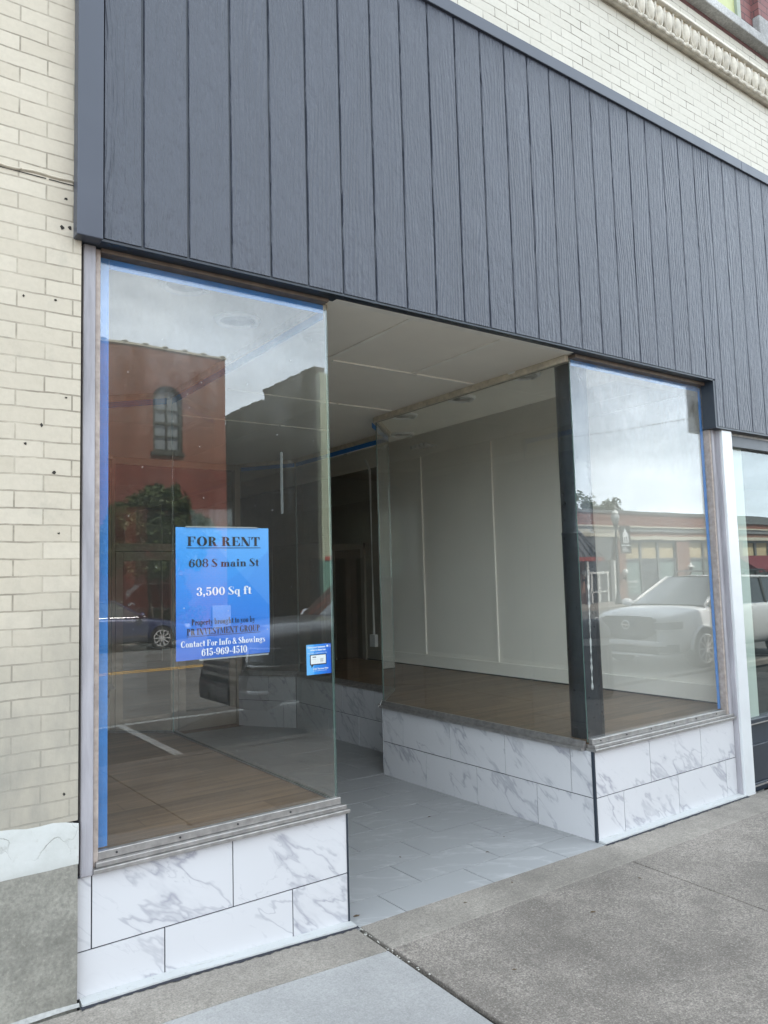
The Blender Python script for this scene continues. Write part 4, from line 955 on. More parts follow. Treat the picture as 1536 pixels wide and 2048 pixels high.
# ------------------------------------------------------------------ litter on the pavement
lf = [(2.07, -.62, 1.0), (2.22, .31, .8), (1.75, .58, .7), (2.5, .45, .6), (3.62, -.72, 1.3), (1.35, -.78, .8), (1.62, -.16, .7), (2.0, -.12, .6), (1.05, .55, 1.2), (2.62, -.5, .8), (1.08, .05, 1.2), (2.4, 1.1, 1.2)]
for i, (x, y, sz) in enumerate(lf):
    a = random.random() * 6.28; L_ = .016 * sz; w_ = .008 * sz; zf_ = (zG(x, y) if y < -.06 else zE(x, y)) + .0015
    pts = [(-1, 0, 0), (-.5, .7, .25), (.1, 1, .35), (.6, .55, .2), (1, 0, .35), (.6, -.6, .1), (0, -1, .2), (-.6, -.6, .05)]
    g = MB(); P2 = [(x + (px * L_ * math.cos(a) - py * w_ * math.sin(a)), y + (px * L_ * math.sin(a) + py * w_ * math.cos(a)), zf_ + pz * w_ * .8) for px, py, pz in pts]
    g.add(P2, [(0, 1, 2, 7), (7, 2, 3, 6), (6, 3, 4, 5)])
    tag(g.build('dry_leaf', 'dryleaf', base=(x, y, zf_)), 'small curled dry brown leaf scrap lying on the pavement or entrance tiles', 'leaf', 'dry leaf scraps on the ground')
gm = MB()
for i in range(34):
    t_ = random.random(); x = 1.018 + random.gauss(0, .008) ; y = -.075 - .55 * t_ ** 2.2; r_ = random.uniform(.002, .006)
    gm.lathe([(r_ * .3, -r_ * .5), (r_, 0), (r_ * .4, r_ * .6)], (x, y, zG(1.0, y) - .004 + .003 * random.random()), 5)
tag(gm.build('grit', 'palepebble'), kind='stuff')

# ------------------------------------------------------------------ across the street: red brick building
YB = -23.5
def arch_wall(mb, x0, x1, z0, z1, wx0, wx1, wz0, wzs, y, th, mi=0, n=14):
    mb.box(x0, wx0, y - th, y, z0, z1, mi); mb.box(wx1, x1, y - th, y, z0, z1, mi); mb.box(wx0, wx1, y - th, y, z0, wz0, mi)
    c = (wx0 + wx1) / 2; r_ = (wx1 - wx0) / 2
    for i in range(n):
        a0 = math.pi * (1 - i / n); a1 = math.pi * (1 - (i + 1) / n)
        p = [(c + r_ * math.cos(a0), wzs + r_ * .85 * math.sin(a0)), (c + r_ * math.cos(a1), wzs + r_ * .85 * math.sin(a1))]
        mb.polyxz([p[0], p[1], (p[1][0], z1), (p[0][0], z1)], y, y - th, mi)
RB = (4, YB - 4, -.3)
rb = thing('red_brick_building', RB, 'tall red brick building with one arched window, painted darker red below', 'building')
g = MB(); arch_wall(g, -6, 10.86, 5.65, 10.02, 8.02, 9.13, 6.22, 8.2, YB, .35); g.box(10.5, 10.858, YB - 14, YB - .351, -.3, 10.02); g.box(-6, 10.49, YB - 14, YB - .6, 5, 10.0); g.build('wall', 'red', rb, RB)
g = MB(); g.box(-6, 10.862, YB - .36, YB + .004, -.3, 5.648); g.build('painted_wall', 'redpaint', rb, RB)
g = MB(); g.box(-6.05, 10.90, YB - 14, YB + .05, 10.022, 10.10); x = -5
while x < 10.9: g.lathe([(.10, 10.10), (.13, 10.12), (.11, 10.15), (.02, 10.16)], (x, YB - .02, 0), 10); x += .75
g.build('coping', 'cream_stone', rb, RB)
g = MB(); c, r_ = 8.575, .555
for i in range(15):
    a0 = math.pi * i / 15 + .01; a1 = math.pi * (i + 1) / 15 - .01
    g.polyxz([(c + r_ * math.cos(a0), 8.2 + r_ * .85 * math.sin(a0)), (c + (r_ + .27) * math.cos(a0), 8.2 + (r_ * .85 + .27) * math.sin(a0)), (c + (r_ + .27) * math.cos(a1), 8.2 + (r_ * .85 + .27) * math.sin(a1)), (c + r_ * math.cos(a1), 8.2 + r_ * .85 * math.sin(a1))], YB + .025, YB - .05)
g.build('arch_bricks', 'shopbrick2', rb, RB)
g = MB(); yy = YB - .18
g.box(8.02, 8.12, yy, yy + .1, 6.22, 8.2); g.box(9.03, 9.13, yy, yy + .1, 6.22, 8.2); g.box(8.12, 9.03, yy + .001, yy + .1, 6.22, 6.34); g.box(8.12, 9.03, yy + .002, yy + .1, 7.27, 7.35); g.box(8.555, 8.595, yy + .02, yy + .08, 6.34, 8.65); g.box(8.12, 9.03, yy + .021, yy + .079, 6.80, 6.83); g.box(8.12, 9.03, yy + .021, yy + .079, 7.78, 7.81)
for i in range(12):
    a0 = math.pi * i / 12; a1 = math.pi * (i + 1) / 12
    g.polyxz([(c + .45 * math.cos(a0), 8.2 + .38 * math.sin(a0)), (c + .555 * math.cos(a0), 8.2 + .472 * math.sin(a0)), (c + .555 * math.cos(a1), 8.2 + .472 * math.sin(a1)), (c + .45 * math.cos(a1), 8.2 + .38 * math.sin(a1))], yy + .1, yy)
wn_ = g.build('window_frame', 'winframe', rb, RB)
g = MB(); g.box(8.02, 9.13, yy - .02, yy - .002, 6.22, 8.7); g.build('pane', 'winglass', wn_, RB)
g = MB(); g.box(7.94, 9.21, YB + .001, YB + .10, 6.10, 6.215); g.build('sill', 'winframe', wn_, RB)
g = MB(); g.box(10.2, 10.95, YB + .005, YB + .12, -.3, .55); g.build('stone_base', 'ledge', rb, RB, bevel=.02)

# green-fronted building with the long dark side wall
GB = (21, YB - 4, -.3); X0 = 15.10
gb = thing('green_brick_building', GB, 'tall building with pale green painted brick front and long dark side wall', 'building')
g = MB()
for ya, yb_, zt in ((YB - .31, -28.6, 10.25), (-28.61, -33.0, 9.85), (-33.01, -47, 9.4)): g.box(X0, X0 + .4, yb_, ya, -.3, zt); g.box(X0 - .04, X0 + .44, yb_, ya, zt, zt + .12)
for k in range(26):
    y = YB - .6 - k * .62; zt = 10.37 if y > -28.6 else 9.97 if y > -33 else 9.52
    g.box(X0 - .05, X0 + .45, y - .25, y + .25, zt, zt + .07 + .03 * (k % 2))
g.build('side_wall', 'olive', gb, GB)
g = MB(); g.box(X0, 26.8, YB - .3, YB, 2.2, 10.1); g.build('front_wall', 'grnbrick', gb, GB)
g = MB(); g.box(X0, 26.8, YB - .3, YB + .006, -.3, 2.198); g.build('teal_wall', 'tealbrick', gb, GB)
g = MB(); g.box(X0 + .12, X0 + .42, YB + .007, YB + .03, 2.2, 2.36); g.build('red_patch', 'brightred', gb, GB)
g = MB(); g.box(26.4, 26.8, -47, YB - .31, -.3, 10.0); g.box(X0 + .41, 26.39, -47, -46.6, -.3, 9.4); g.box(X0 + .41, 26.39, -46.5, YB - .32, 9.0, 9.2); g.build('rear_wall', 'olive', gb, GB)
g = MB(); g.box(18.0, 20.2, YB + .007, YB + .06, -.2, 2.1); g.box(21, 24.5, YB + .007, YB + .06, .3, 2.1); g.build('shop_window', 'darkglass', gb, GB)

# long low brick shop row
LB = (44, YB - 3, -.3)
lb = thing('brick_shop_row', LB, 'long one-storey brown brick shop row with tan blinds and grey cornice', 'building')
g = MB(); g.box(29.0, 62, YB - .3, YB, 3.93, 4.62); g.build('parapet', 'shopbrick2', lb, LB)
g = MB(); g.box(29.0, 62, YB - 12, YB + .06, 4.622, 4.80); g.box(45.6, 62, YB - 1, YB + .10, 4.25, 4.62); g.build('coping', 'coping', lb, LB)
g = MB(); g.box(29.0, 62, YB - .3, YB + .14, 3.84, 3.928); g.box(34.4, 62, YB - .3, YB + .10, 3.15, 3.355); g.build('lintel', 'cream_stone', lb, LB)
g = MB(); g.box(34.4, 62, YB - .3, YB + .08, 3.60, 3.838); g.build('cornice', 'grey_stone', lb, LB)
g = MB(); g.box(34.4, 62, YB - .3, YB, 3.357, 3.598); PIERS = [(30.75, 31.42), (34.36, 34.98), (39.86, 41.30), (46.4, 47.4), (52.6, 53.6), (60, 62)]
for a, b in PIERS: g.box(a, b, YB - .3, YB + .03, -.3, 3.148 if a > 34 else 3.30)
g.box(29.0, 30.74, YB - .3, YB, -.3, 3.3); g.build('brick_pier', 'shopbrick', lb, LB)
g = MB(); g.box(29.0, 34.39, YB - .3, YB + .05, 3.31, 3.838); 
fr = g.build('frieze', 'cream_stone', lb, LB)
g = MB(); put_text(g, 'THE PIONEER', .30, 34.2, YB + .056, 3.50, 'LEFT', flip=True, sx=1.25); g.build('frieze_lettering', 'grey_stone', fr, LB)
g = MB(); g.box(31.43, 33.75, YB - .3, YB + .02, 2.05, 3.30); g.box(31.43, 31.56, YB - .3, YB + .03, -.3, 2.05); g.build('entrance_head', 'coping', lb, LB)
g = MB(); g.box(29.1, 34.4, YB - .6, YB - .301, -.3, 3.9); g.build('back_wall', 'olive', lb, LB)
g = MB(); g.box(31.57, 33.7, YB - .28, YB - .2, -.3, 2.04); g.build('entrance_glass', 'darkglass', lb, LB)
g = MB()
for x in (32.0, 32.62, 33.45): g.box(x, x + .13, YB - .19, YB - .12, -.3, 1.30)
g.box(31.57, 33.6, YB - .19, YB - .11, 1.30, 1.42); g.box(31.9, 33.6, YB - .19, YB - .12, .28, .34); g.build('entrance_door', 'whiteframe', lb, LB)
g = MB(); g.box(31.42, 31.60, YB + .031, YB + .14, -.3, 2.0); g.box(33.78, 34.02, YB - .1, YB + .12, -.3, 2.02); g.box(34.06, 34.18, YB - .1, YB + .10, -.3, 2.0); g.build('white_post', 'whiteframe', lb, LB)
for a, b, door in ((34.98, 39.86, True), (41.30, 46.4, False), (47.4, 52.6, False), (53.6, 60, False)):
    w3 = (b - a) / 3
    g = MB(); g.box(a, b, YB - .25, YB - .2, 2.10, 3.0); bl = g.build('transom', 'tanblind', lb, LB)
    g = MB(); g.box(a, b, YB - .25, YB - .2, -.3, 2.0); sw = g.build('shop_window', 'tealglass', lb, LB)
    g = MB(); g.box(a, b, YB - .2, YB - .10, 3.0, 3.148); g.box(a, b, YB - .2, YB - .11, 1.98, 2.10)
    for k in range(4): x = a + w3 * k; g.box(max(a, x - .09), min(b, x + .09), YB - .2, YB - .105, -.3, 3.0)
    g.box(a, b, YB - .2, YB - .112, -.3, .05); g.build('window_frame', 'coping', sw, LB)
    if door:
        g = MB(); g.box(a + w3 + .1, a + 2 * w3 - .1, YB - .199, YB - .15, -.29, 1.97); g.build('shop_door', 'darkglass', lb, LB)
        g = MB()
        for xx in (a + w3 - .28, a + 3 * w3 - .28):
            put_text(g, 'ROBERT LANGE, JR.', .17, xx, YB - .195, .70, flip=True, offset=.004, sx=.72); put_text(g, 'Attorney at Law', .16, xx - .1, YB - .195, .42, flip=True, sx=.8); put_text(g, 'By Appointment', .13, xx - .05, YB - .195, .18, flip=True, sx=.9)
        g.build('window_lettering', 'poster_white', sw, LB)
for x in (31.2, 34.62):
    g = MB(); g.box(x - .03, x + .03, YB + .031, YB + .25, .95, 1.05); g.tube([(x, YB + .2, .78), (x, YB + .2, 1.22)], .035, 8); w_ = g.build('wall_lamp', 'iron', lb, LB)
    g = MB(); g.lathe([(.01, 1.17), (.09, 1.20), (.14, 1.28), (.155, 1.36), (.14, 1.45), (.08, 1.52), (.01, 1.54)], (x, YB + .2, 0), 14); g.build('globe', 'globe', w_, LB, smooth=True)
for x in (40.9, 47.2):
    g = MB(); g.tube([(x, YB + .03, .9), (x, YB + .3, 1.2), (x, YB + .3, 1.3)], .03, 6); g.lathe([(.08, 1.25), (.12, 1.50), (.11, 1.52)], (x, YB + .3, 0), 8); w_ = g.build('wall_lamp', 'iron', lb, LB)
    g = MB(); g.lathe([(.22, 1.52), (.14, 1.60), (.05, 1.66), (.03, 1.78)], (x, YB + .3, 0), 10); g.build('lamp_cap', 'globe', w_, LB, smooth=True)
# standing seam awning over the corner entrance
g = MB(); yo = -22.25
g.add([(26.9, YB, 3.85), (30.85, YB, 3.85), (31.45, yo, 2.2), (26.9, yo, 2.2)], [(0, 3, 2, 1)]); g.add([(30.85, YB, 3.85), (31.45, YB, 2.2), (31.45, yo, 2.2)], [(0, 2, 1)])
g.add([(26.9, YB, 2.19), (31.45, YB, 2.19), (31.45, yo, 2.19), (26.9, yo, 2.19)], [(0, 1, 2, 3)])
AW = (29, YB, 2.0); aw = thing('metal_awning', AW, 'grey standing seam metal awning with red edge over the corner entrance', 'awning')
sh_ = g.build('sloping_roof', 'awngrey', aw, AW)
g = MB()
for k in range(11):
    x = 27 + k * .43; xt = min(x, 30.85); g.beam((min(x, 31.3), yo, 2.22), (xt - (.0 if x < 30.8 else .2), YB, 3.87), .03, .05)
g.build('seam', 'iron', sh_, AW)
g = MB(); g.box(26.9, 31.5, yo - .0, yo + .04, 1.97, 2.185); g.box(31.46, 31.5, YB, yo - .001, 1.97, 2.185); g.build('fascia', 'awnred', aw, AW)
CB = (49.5, YB, 1.1); cb_ = thing('canvas_awning', CB, 'maroon canvas awning over a shop window further along the brick row', 'awning')
g = MB(); a, b, yo = 46.6, 52.4, -22.1
g.add([(a, YB + .05, 2.15), (b, YB + .05, 2.15), (b, yo, 1.25), (a, yo, 1.25)], [(0, 1, 2, 3)]); g.add([(a, YB + .05, 2.15), (a, yo, 1.25), (a, YB + .05, 1.25)], [(0, 1, 2)]); g.add([(b, YB + .05, 2.15), (b, YB + .05, 1.25), (b, yo, 1.25)], [(0, 1, 2)])
g.build('canopy', 'canvas', cb_, CB, solid=.02)
g = MB(); n = 24
for k in range(n): x = a + (b - a) * k / n; x2 = a + (b - a) * (k + 1) / n; g.add([(x, yo, 1.248), (x2, yo, 1.248), (x2, yo, 1.10), ((x + x2) / 2, yo, 1.04), (x, yo, 1.10)], [(0, 1, 2, 3, 4)])
g.build('valance', 'canvas', cb_, CB, solid=.015)

# street lamp with banner
LP = (31.2, -21.2, -.29)
lp = thing('street_lamp', LP, 'dark iron street lamp with an acorn shaped lantern in front of the shop row', 'lamp')
g = MB(); g.lathe([(.20, -.29), (.20, -.1), (.13, .05), (.075, .35), (.06, 2.6), (.055, 3.5), (.09, 3.55), (.07, 3.62), (.13, 3.72), (.17, 3.80)], (LP[0], LP[1], 0), 14); g.build('pole', 'iron', lp, LP, smooth=True)
g = MB(); g.lathe([(.15, 3.80), (.235, 4.05), (.24, 4.2), (.19, 4.30)], (LP[0], LP[1], 0), 14); g.build('lantern', 'lampglass', lp, LP, smooth=True)
g = MB(); g.lathe([(.20, 4.30), (.17, 4.40), (.08, 4.50), (.03, 4.55), (.03, 4.62), (.05, 4.66), (.01, 4.78)], (LP[0], LP[1], 0), 14); g.build('lantern_cap', 'globe', lp, LP, smooth=True)
BN = (31.95, -21.2, 2.3); bn = thing('street_banner', BN, 'dark banner with a pale house picture hung from the street lamp', 'banner')
g = MB(); g.box(31.55, 32.38, -21.21, -21.19, 2.35, 3.72); g.tube([(31.25, -21.2, 3.72), (32.42, -21.2, 3.72)], .02, 6); g.tube([(31.25, -21.2, 2.33), (32.42, -21.2, 2.33)], .02, 6); g.build('cloth', 'banner', bn, BN)
g = MB(); g.polyxz([(31.75, 2.85), (32.2, 2.85), (32.2, 3.25), (31.98, 3.62), (31.75, 3.25)], -21.185, -21.189); g.box(31.6, 32.33, -21.186, -21.188, 2.70, 2.75)
for k in range(3): g.box(31.65, 32.2 - .1 * k, -21.186, -21.188, 2.42 + .08 * k, 2.455 + .08 * k)
g.build('house_picture', 'poster_white', bn, BN)
g = MB(); g.box(31.85, 31.93, -21.1835, -21.1845, 2.9, 3.15); g.box(32.02, 32.1, -21.1835, -21.1845, 2.9, 3.15); g.build('picture_windows', 'banner', bn, BN)

# trees
def tree(name, label, base, trunks, crown, nleaf, mat, lsz, seed, group=None, top_bias=0.0):
    rnd_ = random.Random(seed); t = thing(name, base, label, 'tree', group)
    g = MB()
    for tr in trunks: g.tube([p for p, r_ in tr], [r_ for p, r_ in tr], 8)
    g.build('trunk', 'bark', t, base, smooth=True)
    g = MB(); cl = []
    for (cx_, cy_, cz_, rx, ry, rz) in crown:
        for k in range(14):
            while True:
                q = Vector((rnd_.uniform(-1, 1), rnd_.uniform(-1, 1), rnd_.uniform(-1, 1)))
                if .25 < q.length < 1: break
            cl.append((cx_ + q.x * rx, cy_ + q.y * ry, cz_ + q.z * rz, rnd_.uniform(.25, .52) * (rx + rz) / 2, rnd_.random()))
    for i in range(nleaf):
        c_ = rnd_.choice(cl); d = Vector((rnd_.gauss(0, 1), rnd_.gauss(0, 1), rnd_.gauss(0, 1))).normalized() * c_[3] * rnd_.random() ** .45
        p = Vector(c_[:3]) + d; a = Vector((rnd_.gauss(0, 1), rnd_.gauss(0, 1), rnd_.gauss(0, .6))).normalized(); b = a.cross(Vector((rnd_.gauss(0, 1), rnd_.gauss(0, 1), rnd_.gauss(0, 1)))).normalized()
        s_ = lsz * rnd_.uniform(.6, 1.3)
        g.add([p - a * s_, p + b * s_ * .42, p + a * s_, p - b * s_ * .42], [(0, 1, 2, 3)], 0, min(1, max(0, c_[4] * .6 + rnd_.random() * .4)))
    g.build('crown', mat, t, base)
    return t
tb = (7.7, -22.0, -.29)
tree('street_tree', 'small dark green street tree with three slender trunks before the red wall', tb,
     [[((7.5, -22, -.29), .07), ((7.45, -22.0, .7), .06), ((7.35, -22, 1.5), .06), ((7.2, -22, 2.3), .045), ((6.7, -22, 3.0), .03)],
      [((7.8, -22.05, -.29), .07), ((7.85, -22, .6), .055), ((7.7, -22, 1.4), .05), ((7.9, -22, 2.4), .04), ((8.1, -22, 3.4), .03)],
      [((8.15, -22.1, -.29), .08), ((8.3, -22.1, .8), .07), ((8.2, -22.1, 1.6), .06), ((8.7, -22, 2.6), .04), ((9.1, -22, 3.2), .03)]],
     [(7.9, -22, 3.2, 1.05, .9, .95), (6.7, -22, 2.7, .9, .8, .8), (8.6, -22, 2.8, .9, .8, .8), (9.3, -22, 3.1, .55, .6, .5), (6.2, -22, 3.1, .5, .6, .5), (7.4, -22, 2.1, .8, .6, .5), (7.9, -22, 4.1, .9, .6, .6), (6.8, -22, 3.6, .8, .6, .6), (7.1, -22, 3.5, .8, .7, .7), (8.7, -22, 3.5, .6, .6, .6), (6.5, -22, 3.3, .8, .8, .8), (6.1, -22, 2.5, .7, .7, .7), (9.0, -22, 2.5, .7, .6, .5)], 26000, 'leaf', .105, 3)
tree('tall_tree', 'leafy green tree behind the shop row, nearest the black pipe column', (41.3, -32, -.3), [[((41.3, -32, -.3), .2), ((41.3, -32, 3), .15), ((41.6, -32, 5.5), .08)]], [(41.3, -32, 5.4, 1.3, 1.3, 1.5), (40.6, -32, 4.6, 1.2, 1, 1), (42.3, -32, 5.3, .8, 1, 1.0)], 4200, 'leaf2', .15, 5, 'trees behind the shop row')
tree('tall_tree', 'rounder green tree behind the shop row, next to the street lamp', (44.2, -32, -.3), [[((44.2, -32, -.3), .2), ((44.2, -32, 3), .15), ((44.3, -32, 5.5), .08)]], [(44.2, -32, 5.6, 1.25, 1.2, 1.15), (45.3, -32, 5.2, .7, .8, .7), (43.1, -32, 5.0, .8, 1, .8)], 3600, 'leaf2', .15, 6, 'trees behind the shop row')
g = MB(); rr = random.Random(4)
for i in range(2600):
    p = Vector((rr.uniform(3, 9.8), rr.uniform(-23.4, -22.9), -.28 + .85 * rr.random() ** .8)); a = Vector((rr.gauss(0, 1), rr.gauss(0, 1), rr.gauss(0, 1))).normalized(); b = a.cross(Vector((rr.gauss(0, 1), 1, rr.gauss(0, 1)))).normalized(); s_ = .06
    g.add([p - a * s_, p + b * s_ * .5, p + a * s_, p - b * s_ * .5], [(0, 1, 2, 3)])
tag(g.build('hedge', 'leaf', base=(6.4, -23.1, -.29)), 'low dark green hedge along the foot of the red wall', 'hedge')

# overhead wire
def wire(name, a, b, sag, label):
    a = Vector(a); b = Vector(b); pts = [a.lerp(b, i / 24) - Vector((0, 0, sag * 4 * (i / 24) * (1 - i / 24))) for i in range(25)]
    g = MB(); g.tube([tuple(p) for p in pts], .009, 5); return tag(g.build(name, 'black', base=tuple(a)), label, 'wire')
wire('overhead_wire', (30.5, -23.4, 8.62), (12.4, -.08, 4.35), .12, 'thin dark overhead wire crossing the sky above the street')

# ------------------------------------------------------------------ cars (local frame: nose at x = 0, tail towards +x, z = 0 on the road)
def car(name, label, loc, rz, sp):
    c0 = thing(name, loc, label, 'car', None, rz)
    def cp(n, g, m_, parent=None, **k): return g.build(n, m_, parent or c0, (0, 0, 0), **k)
    w = sp['w']; L_ = sp['L']; zb_ = sp['zb']
    def half(x):       # half width from nose curve and tail curve
        f = min(1, max(0.0, x / sp['nose'])); t_ = min(1, max(0, (L_ - x) / .35))
        return w * (.62 + .38 * (1 - (1 - f) ** 2.6) ** (1 / 2.2) if f < 1 else 1.0) * (.86 + .14 * t_ ** .5)
    def prof(x, zs, zt):
        hw = half(x); zm = (zb_ + zs) / 2
        up = zb_ + sp.get('lift', .0) * max(0, 1 - x / .5)
        return [(0, up), (hw * .80, up), (hw * .97, up + .10), (hw * 1.0, zm), (hw * .985, zs - .12), (hw * .95, zs - .02), (hw * .88, zs + .01), (hw * .5, zt - .005), (0, zt)]
    g = MB(); secs = []
    for x, zs, zt in sp['body']:
        h_ = prof(x, zs, zt); secs.append([(x, y, z) for y, z in h_] + [(x, -y, z) for y, z in h_[-2:0:-1]])
    n = len(secs[0]); vs = [p for s_ in secs for p in s_]; k = len(secs)
    fs = [(i * n + j, i * n + (j + 1) % n, (i + 1) * n + (j + 1) % n, (i + 1) * n + j) for i in range(k - 1) for j in range(n)] + [tuple(range(n)), tuple(range((k - 1) * n, k * n))[::-1]]
    g.add(vs, fs); body = cp('body', g, sp['paint'], smooth=True, subsurf=1)
    # glasshouse
    xa, xr0, xr1, xe = sp['xa'], sp['xr0'], sp['xr1'], sp['xe']; zw, zr, ze = sp['zw'], sp['zr'], sp.get('ze', sp['zw']); wb, wr = sp['wb'], sp['wr']
    ws = lambda a, b: (xa + .22 * (2 * a - 1) ** 2 * (1 - b) + (xr0 - xa) * b + .10 * (2 * a - 1) ** 2 * b, (2 * a - 1) * (wb + (wr - wb) * b), zw + (zr - .03 - zw) * b - .03 * (2 * a - 1) ** 2 * (1 - b))
    g = MB(); g.grid(ws, 10, 6); cp('windscreen', g, 'carglass', smooth=True)
    zside = lambda x: zr - sp.get('fall', .05) * max(0, (x - xr0) / (xr1 - xr0)) ** 2
    for sy in (-1, 1):
        g = MB()
        def sg(a, b, sy=sy):
            xb_ = xa + .22 + (xe - xa - .22) * a; xt = xr0 + .10 + (xr1 - xr0 - .10) * a
            zbelt = sp['belt'] + (ze - sp['belt']) * a * .3
            return (xb_ + (xt - xb_) * b, sy * (wb + .01 + (wr - wb) * b), zbelt + (zside(xt) - .05 - zbelt) * b)
        g.grid(sg, 10, 5); cp('side_window', g, 'carglass', smooth=True)
        g = MB()
        for a in sp['pillars']: g.tube([sg(a, 0), sg(a, 1)], .035, 6)
        cp('pillar', g, 'black')
        g = MB(); q = [Vector(ws(.5 + sy * .5, t / 6)) for t in range(7)]; g.tube([tuple(p) for p in q] + [sg(.0, 1), sg(.3, 1), sg(.6, 1), sg(1, 1), sg(1, 0)], .032, 8); cp('roof_pillar', g, sp.get('pillarpaint', sp['paint']), smooth=True)
        g = MB(); g.tube([sg(0, 0), sg(.5, 0), sg(1, 0)], .014, 6); cp('belt_trim', g, 'chrome')
        mx_ = xa + .38; my = wb + .10
        g = MB(); 
        def mir_(a, b, sy=sy): th = a * 2 * math.pi; ph = b * math.pi; return (mx_ + .09 * math.cos(ph), sy * (my + .12 + .12 * math.sin(ph) * math.cos(th)), sp['belt'] + .07 + .085 * math.sin(ph) * math.sin(th))
        g.grid(mir_, 10, 6); g.box(mx_ - .03, mx_ + .03, min(sy * (my - .1), sy * (my + .05)), max(sy * (my - .1), sy * (my + .05)), sp['belt'] - .01, sp['belt'] + .04); cp('wing_mirror', g, sp.get('mirror', sp['paint']), smooth=True)
    g = MB(); g.grid(lambda a, b: (xr0 + .10 * (2 * b - 1) ** 2 + (xr1 - xr0) * a, (2 * b - 1) * wr, zside(xr0 + (xr1 - xr0) * a) - .03 + .035 * (1 - (2 * b - 1) ** 2) * (1 if 0 < a < 1 else .6)), 8, 8); cp('roof', g, sp['paint'], smooth=True)
    g = MB(); g.grid(lambda a, b: (xe + (xr1 - xe) * b + .02 * (1 - (2 * a - 1) ** 2), (2 * a - 1) * (wb + (wr - wb) * b), ze + (zside(xr1) - .03 - ze) * b), 6, 4); cp('rear_window', g, 'carglass', smooth=True)
    if sp.get('rails'):
        for sy in (-1, 1):
            g = MB(); y = sy * (wr - .06); g.tube([(xr0 + .25, y, zr - .03), (xr0 + .4, y, zr + .09), (xr1 - .5, y, zr + .08), (xr1 - .3, y, zr - .05)], .022, 6); cp('roof_rail', g, 'black', smooth=True)
    # wheels
    R_ = sp['R']
    for x in sp['axles']:
        for sy in (-1, 1):
            y = sy * (w - .09); g = MB()
            g.lathe([(R_ * .70, -.11), (R_ * .95, -.12), (R_, -.07), (R_, .07), (R_ * .95, .12), (R_ * .70, .11)], (x, y, R_), 28, axis='y'); wh = cp('wheel', g, 'rubber', smooth=True)
            g = MB(); yo_ = y + sy * .10; g.lathe([(R_ * .72, -.02), (R_ * .74, .02), (R_ * .68, .025), (R_ * .66, -.02)], (x, yo_, R_), 26, axis='y'); g.lathe([(.07, -.03), (.06, .02)], (x, yo_, R_), 12, axis='y')
            for q in range(sp.get('spokes', 10)):
                a = 2 * math.pi * q / sp.get('spokes', 10); g.beam((x + .04 * math.cos(a), yo_, R_ + .04 * math.sin(a)), (x + R_ * .70 * math.cos(a), yo_ + sy * .005, R_ + R_ * .70 * math.sin(a)), .030 if sp.get('spokes', 10) > 6 else .065, .05, up=(0, 1, 0))
            cp('rim', g, sp.get('rimmat', 'rim'), wh)
            g = MB(); g.lathe([(R_ * .68, -.005), (R_ * .1, .0)], (x, y + sy * .06, R_), 22, axis='y'); cp('wheel_well', g, 'black', wh)
            g = MB(); am = R_ * 1.14
            g.add([(x + am * math.cos(math.pi * i / 18), sy * (w * .995 + .012), R_ + am * math.sin(math.pi * i / 18)) for i in range(19)] + [(x + am, sy * (w * .995 + .012), zb_ + .02), (x - am, sy * (w * .995 + .012), zb_ + .02)][::1], [tuple([20] + list(range(18, -1, -1)) + [19])]); cp('wheel_arch', g, 'black')
            g = MB(); g.tube([(x + am * math.cos(math.pi * i / 14), sy * (w * .995 + .006), R_ + am * math.sin(math.pi * i / 14)) for i in range(15)], .028, 6); cp('arch_lip', g, sp.get('arch', sp['paint']), smooth=True)
    # nose details follow the curve of the nose
    def nx(y, off): 
        lo, hi = 0.0, sp['nose']
        if abs(y) >= half(sp['nose']) * .999: return sp['nose']
        if abs(y) <= half(0): return -off + .0
        for _ in range(30):
            mid = (lo + hi) / 2
            if half(mid) < abs(y): lo = mid
            else: hi = mid
        return lo - off
    def panel(n_, m_, y0, y1, fz0, fz1, off=.03, sl=.10, parent=None, nn=14, **k):
        g = MB(); g.grid(lambda a, b: (nx(y0 + (y1 - y0) * a, off) + sl * max(0, (fz0(y0 + (y1 - y0) * a) + (fz1(y0 + (y1 - y0) * a) - fz0(y0 + (y1 - y0) * a)) * b) - .6), y0 + (y1 - y0) * a, fz0(y0 + (y1 - y0) * a) + (fz1(y0 + (y1 - y0) * a) - fz0(y0 + (y1 - y0) * a)) * b), nn, 4); return cp(n_, g, m_, parent, smooth=True, solid=.02, **k)
    sp['face'](cp, panel, nx)
    # tail lamps and plates
    for sy in (-1, 1): g = MB(); g.box(L_ - .12, L_ + .01, min(sy * w * .55, sy * w * .84), max(sy * w * .55, sy * w * .84), sp['belt'] - .22, sp['belt'] - .06); cp('tail_lamp', g, 'brightred', bevel=.02)
    return c0

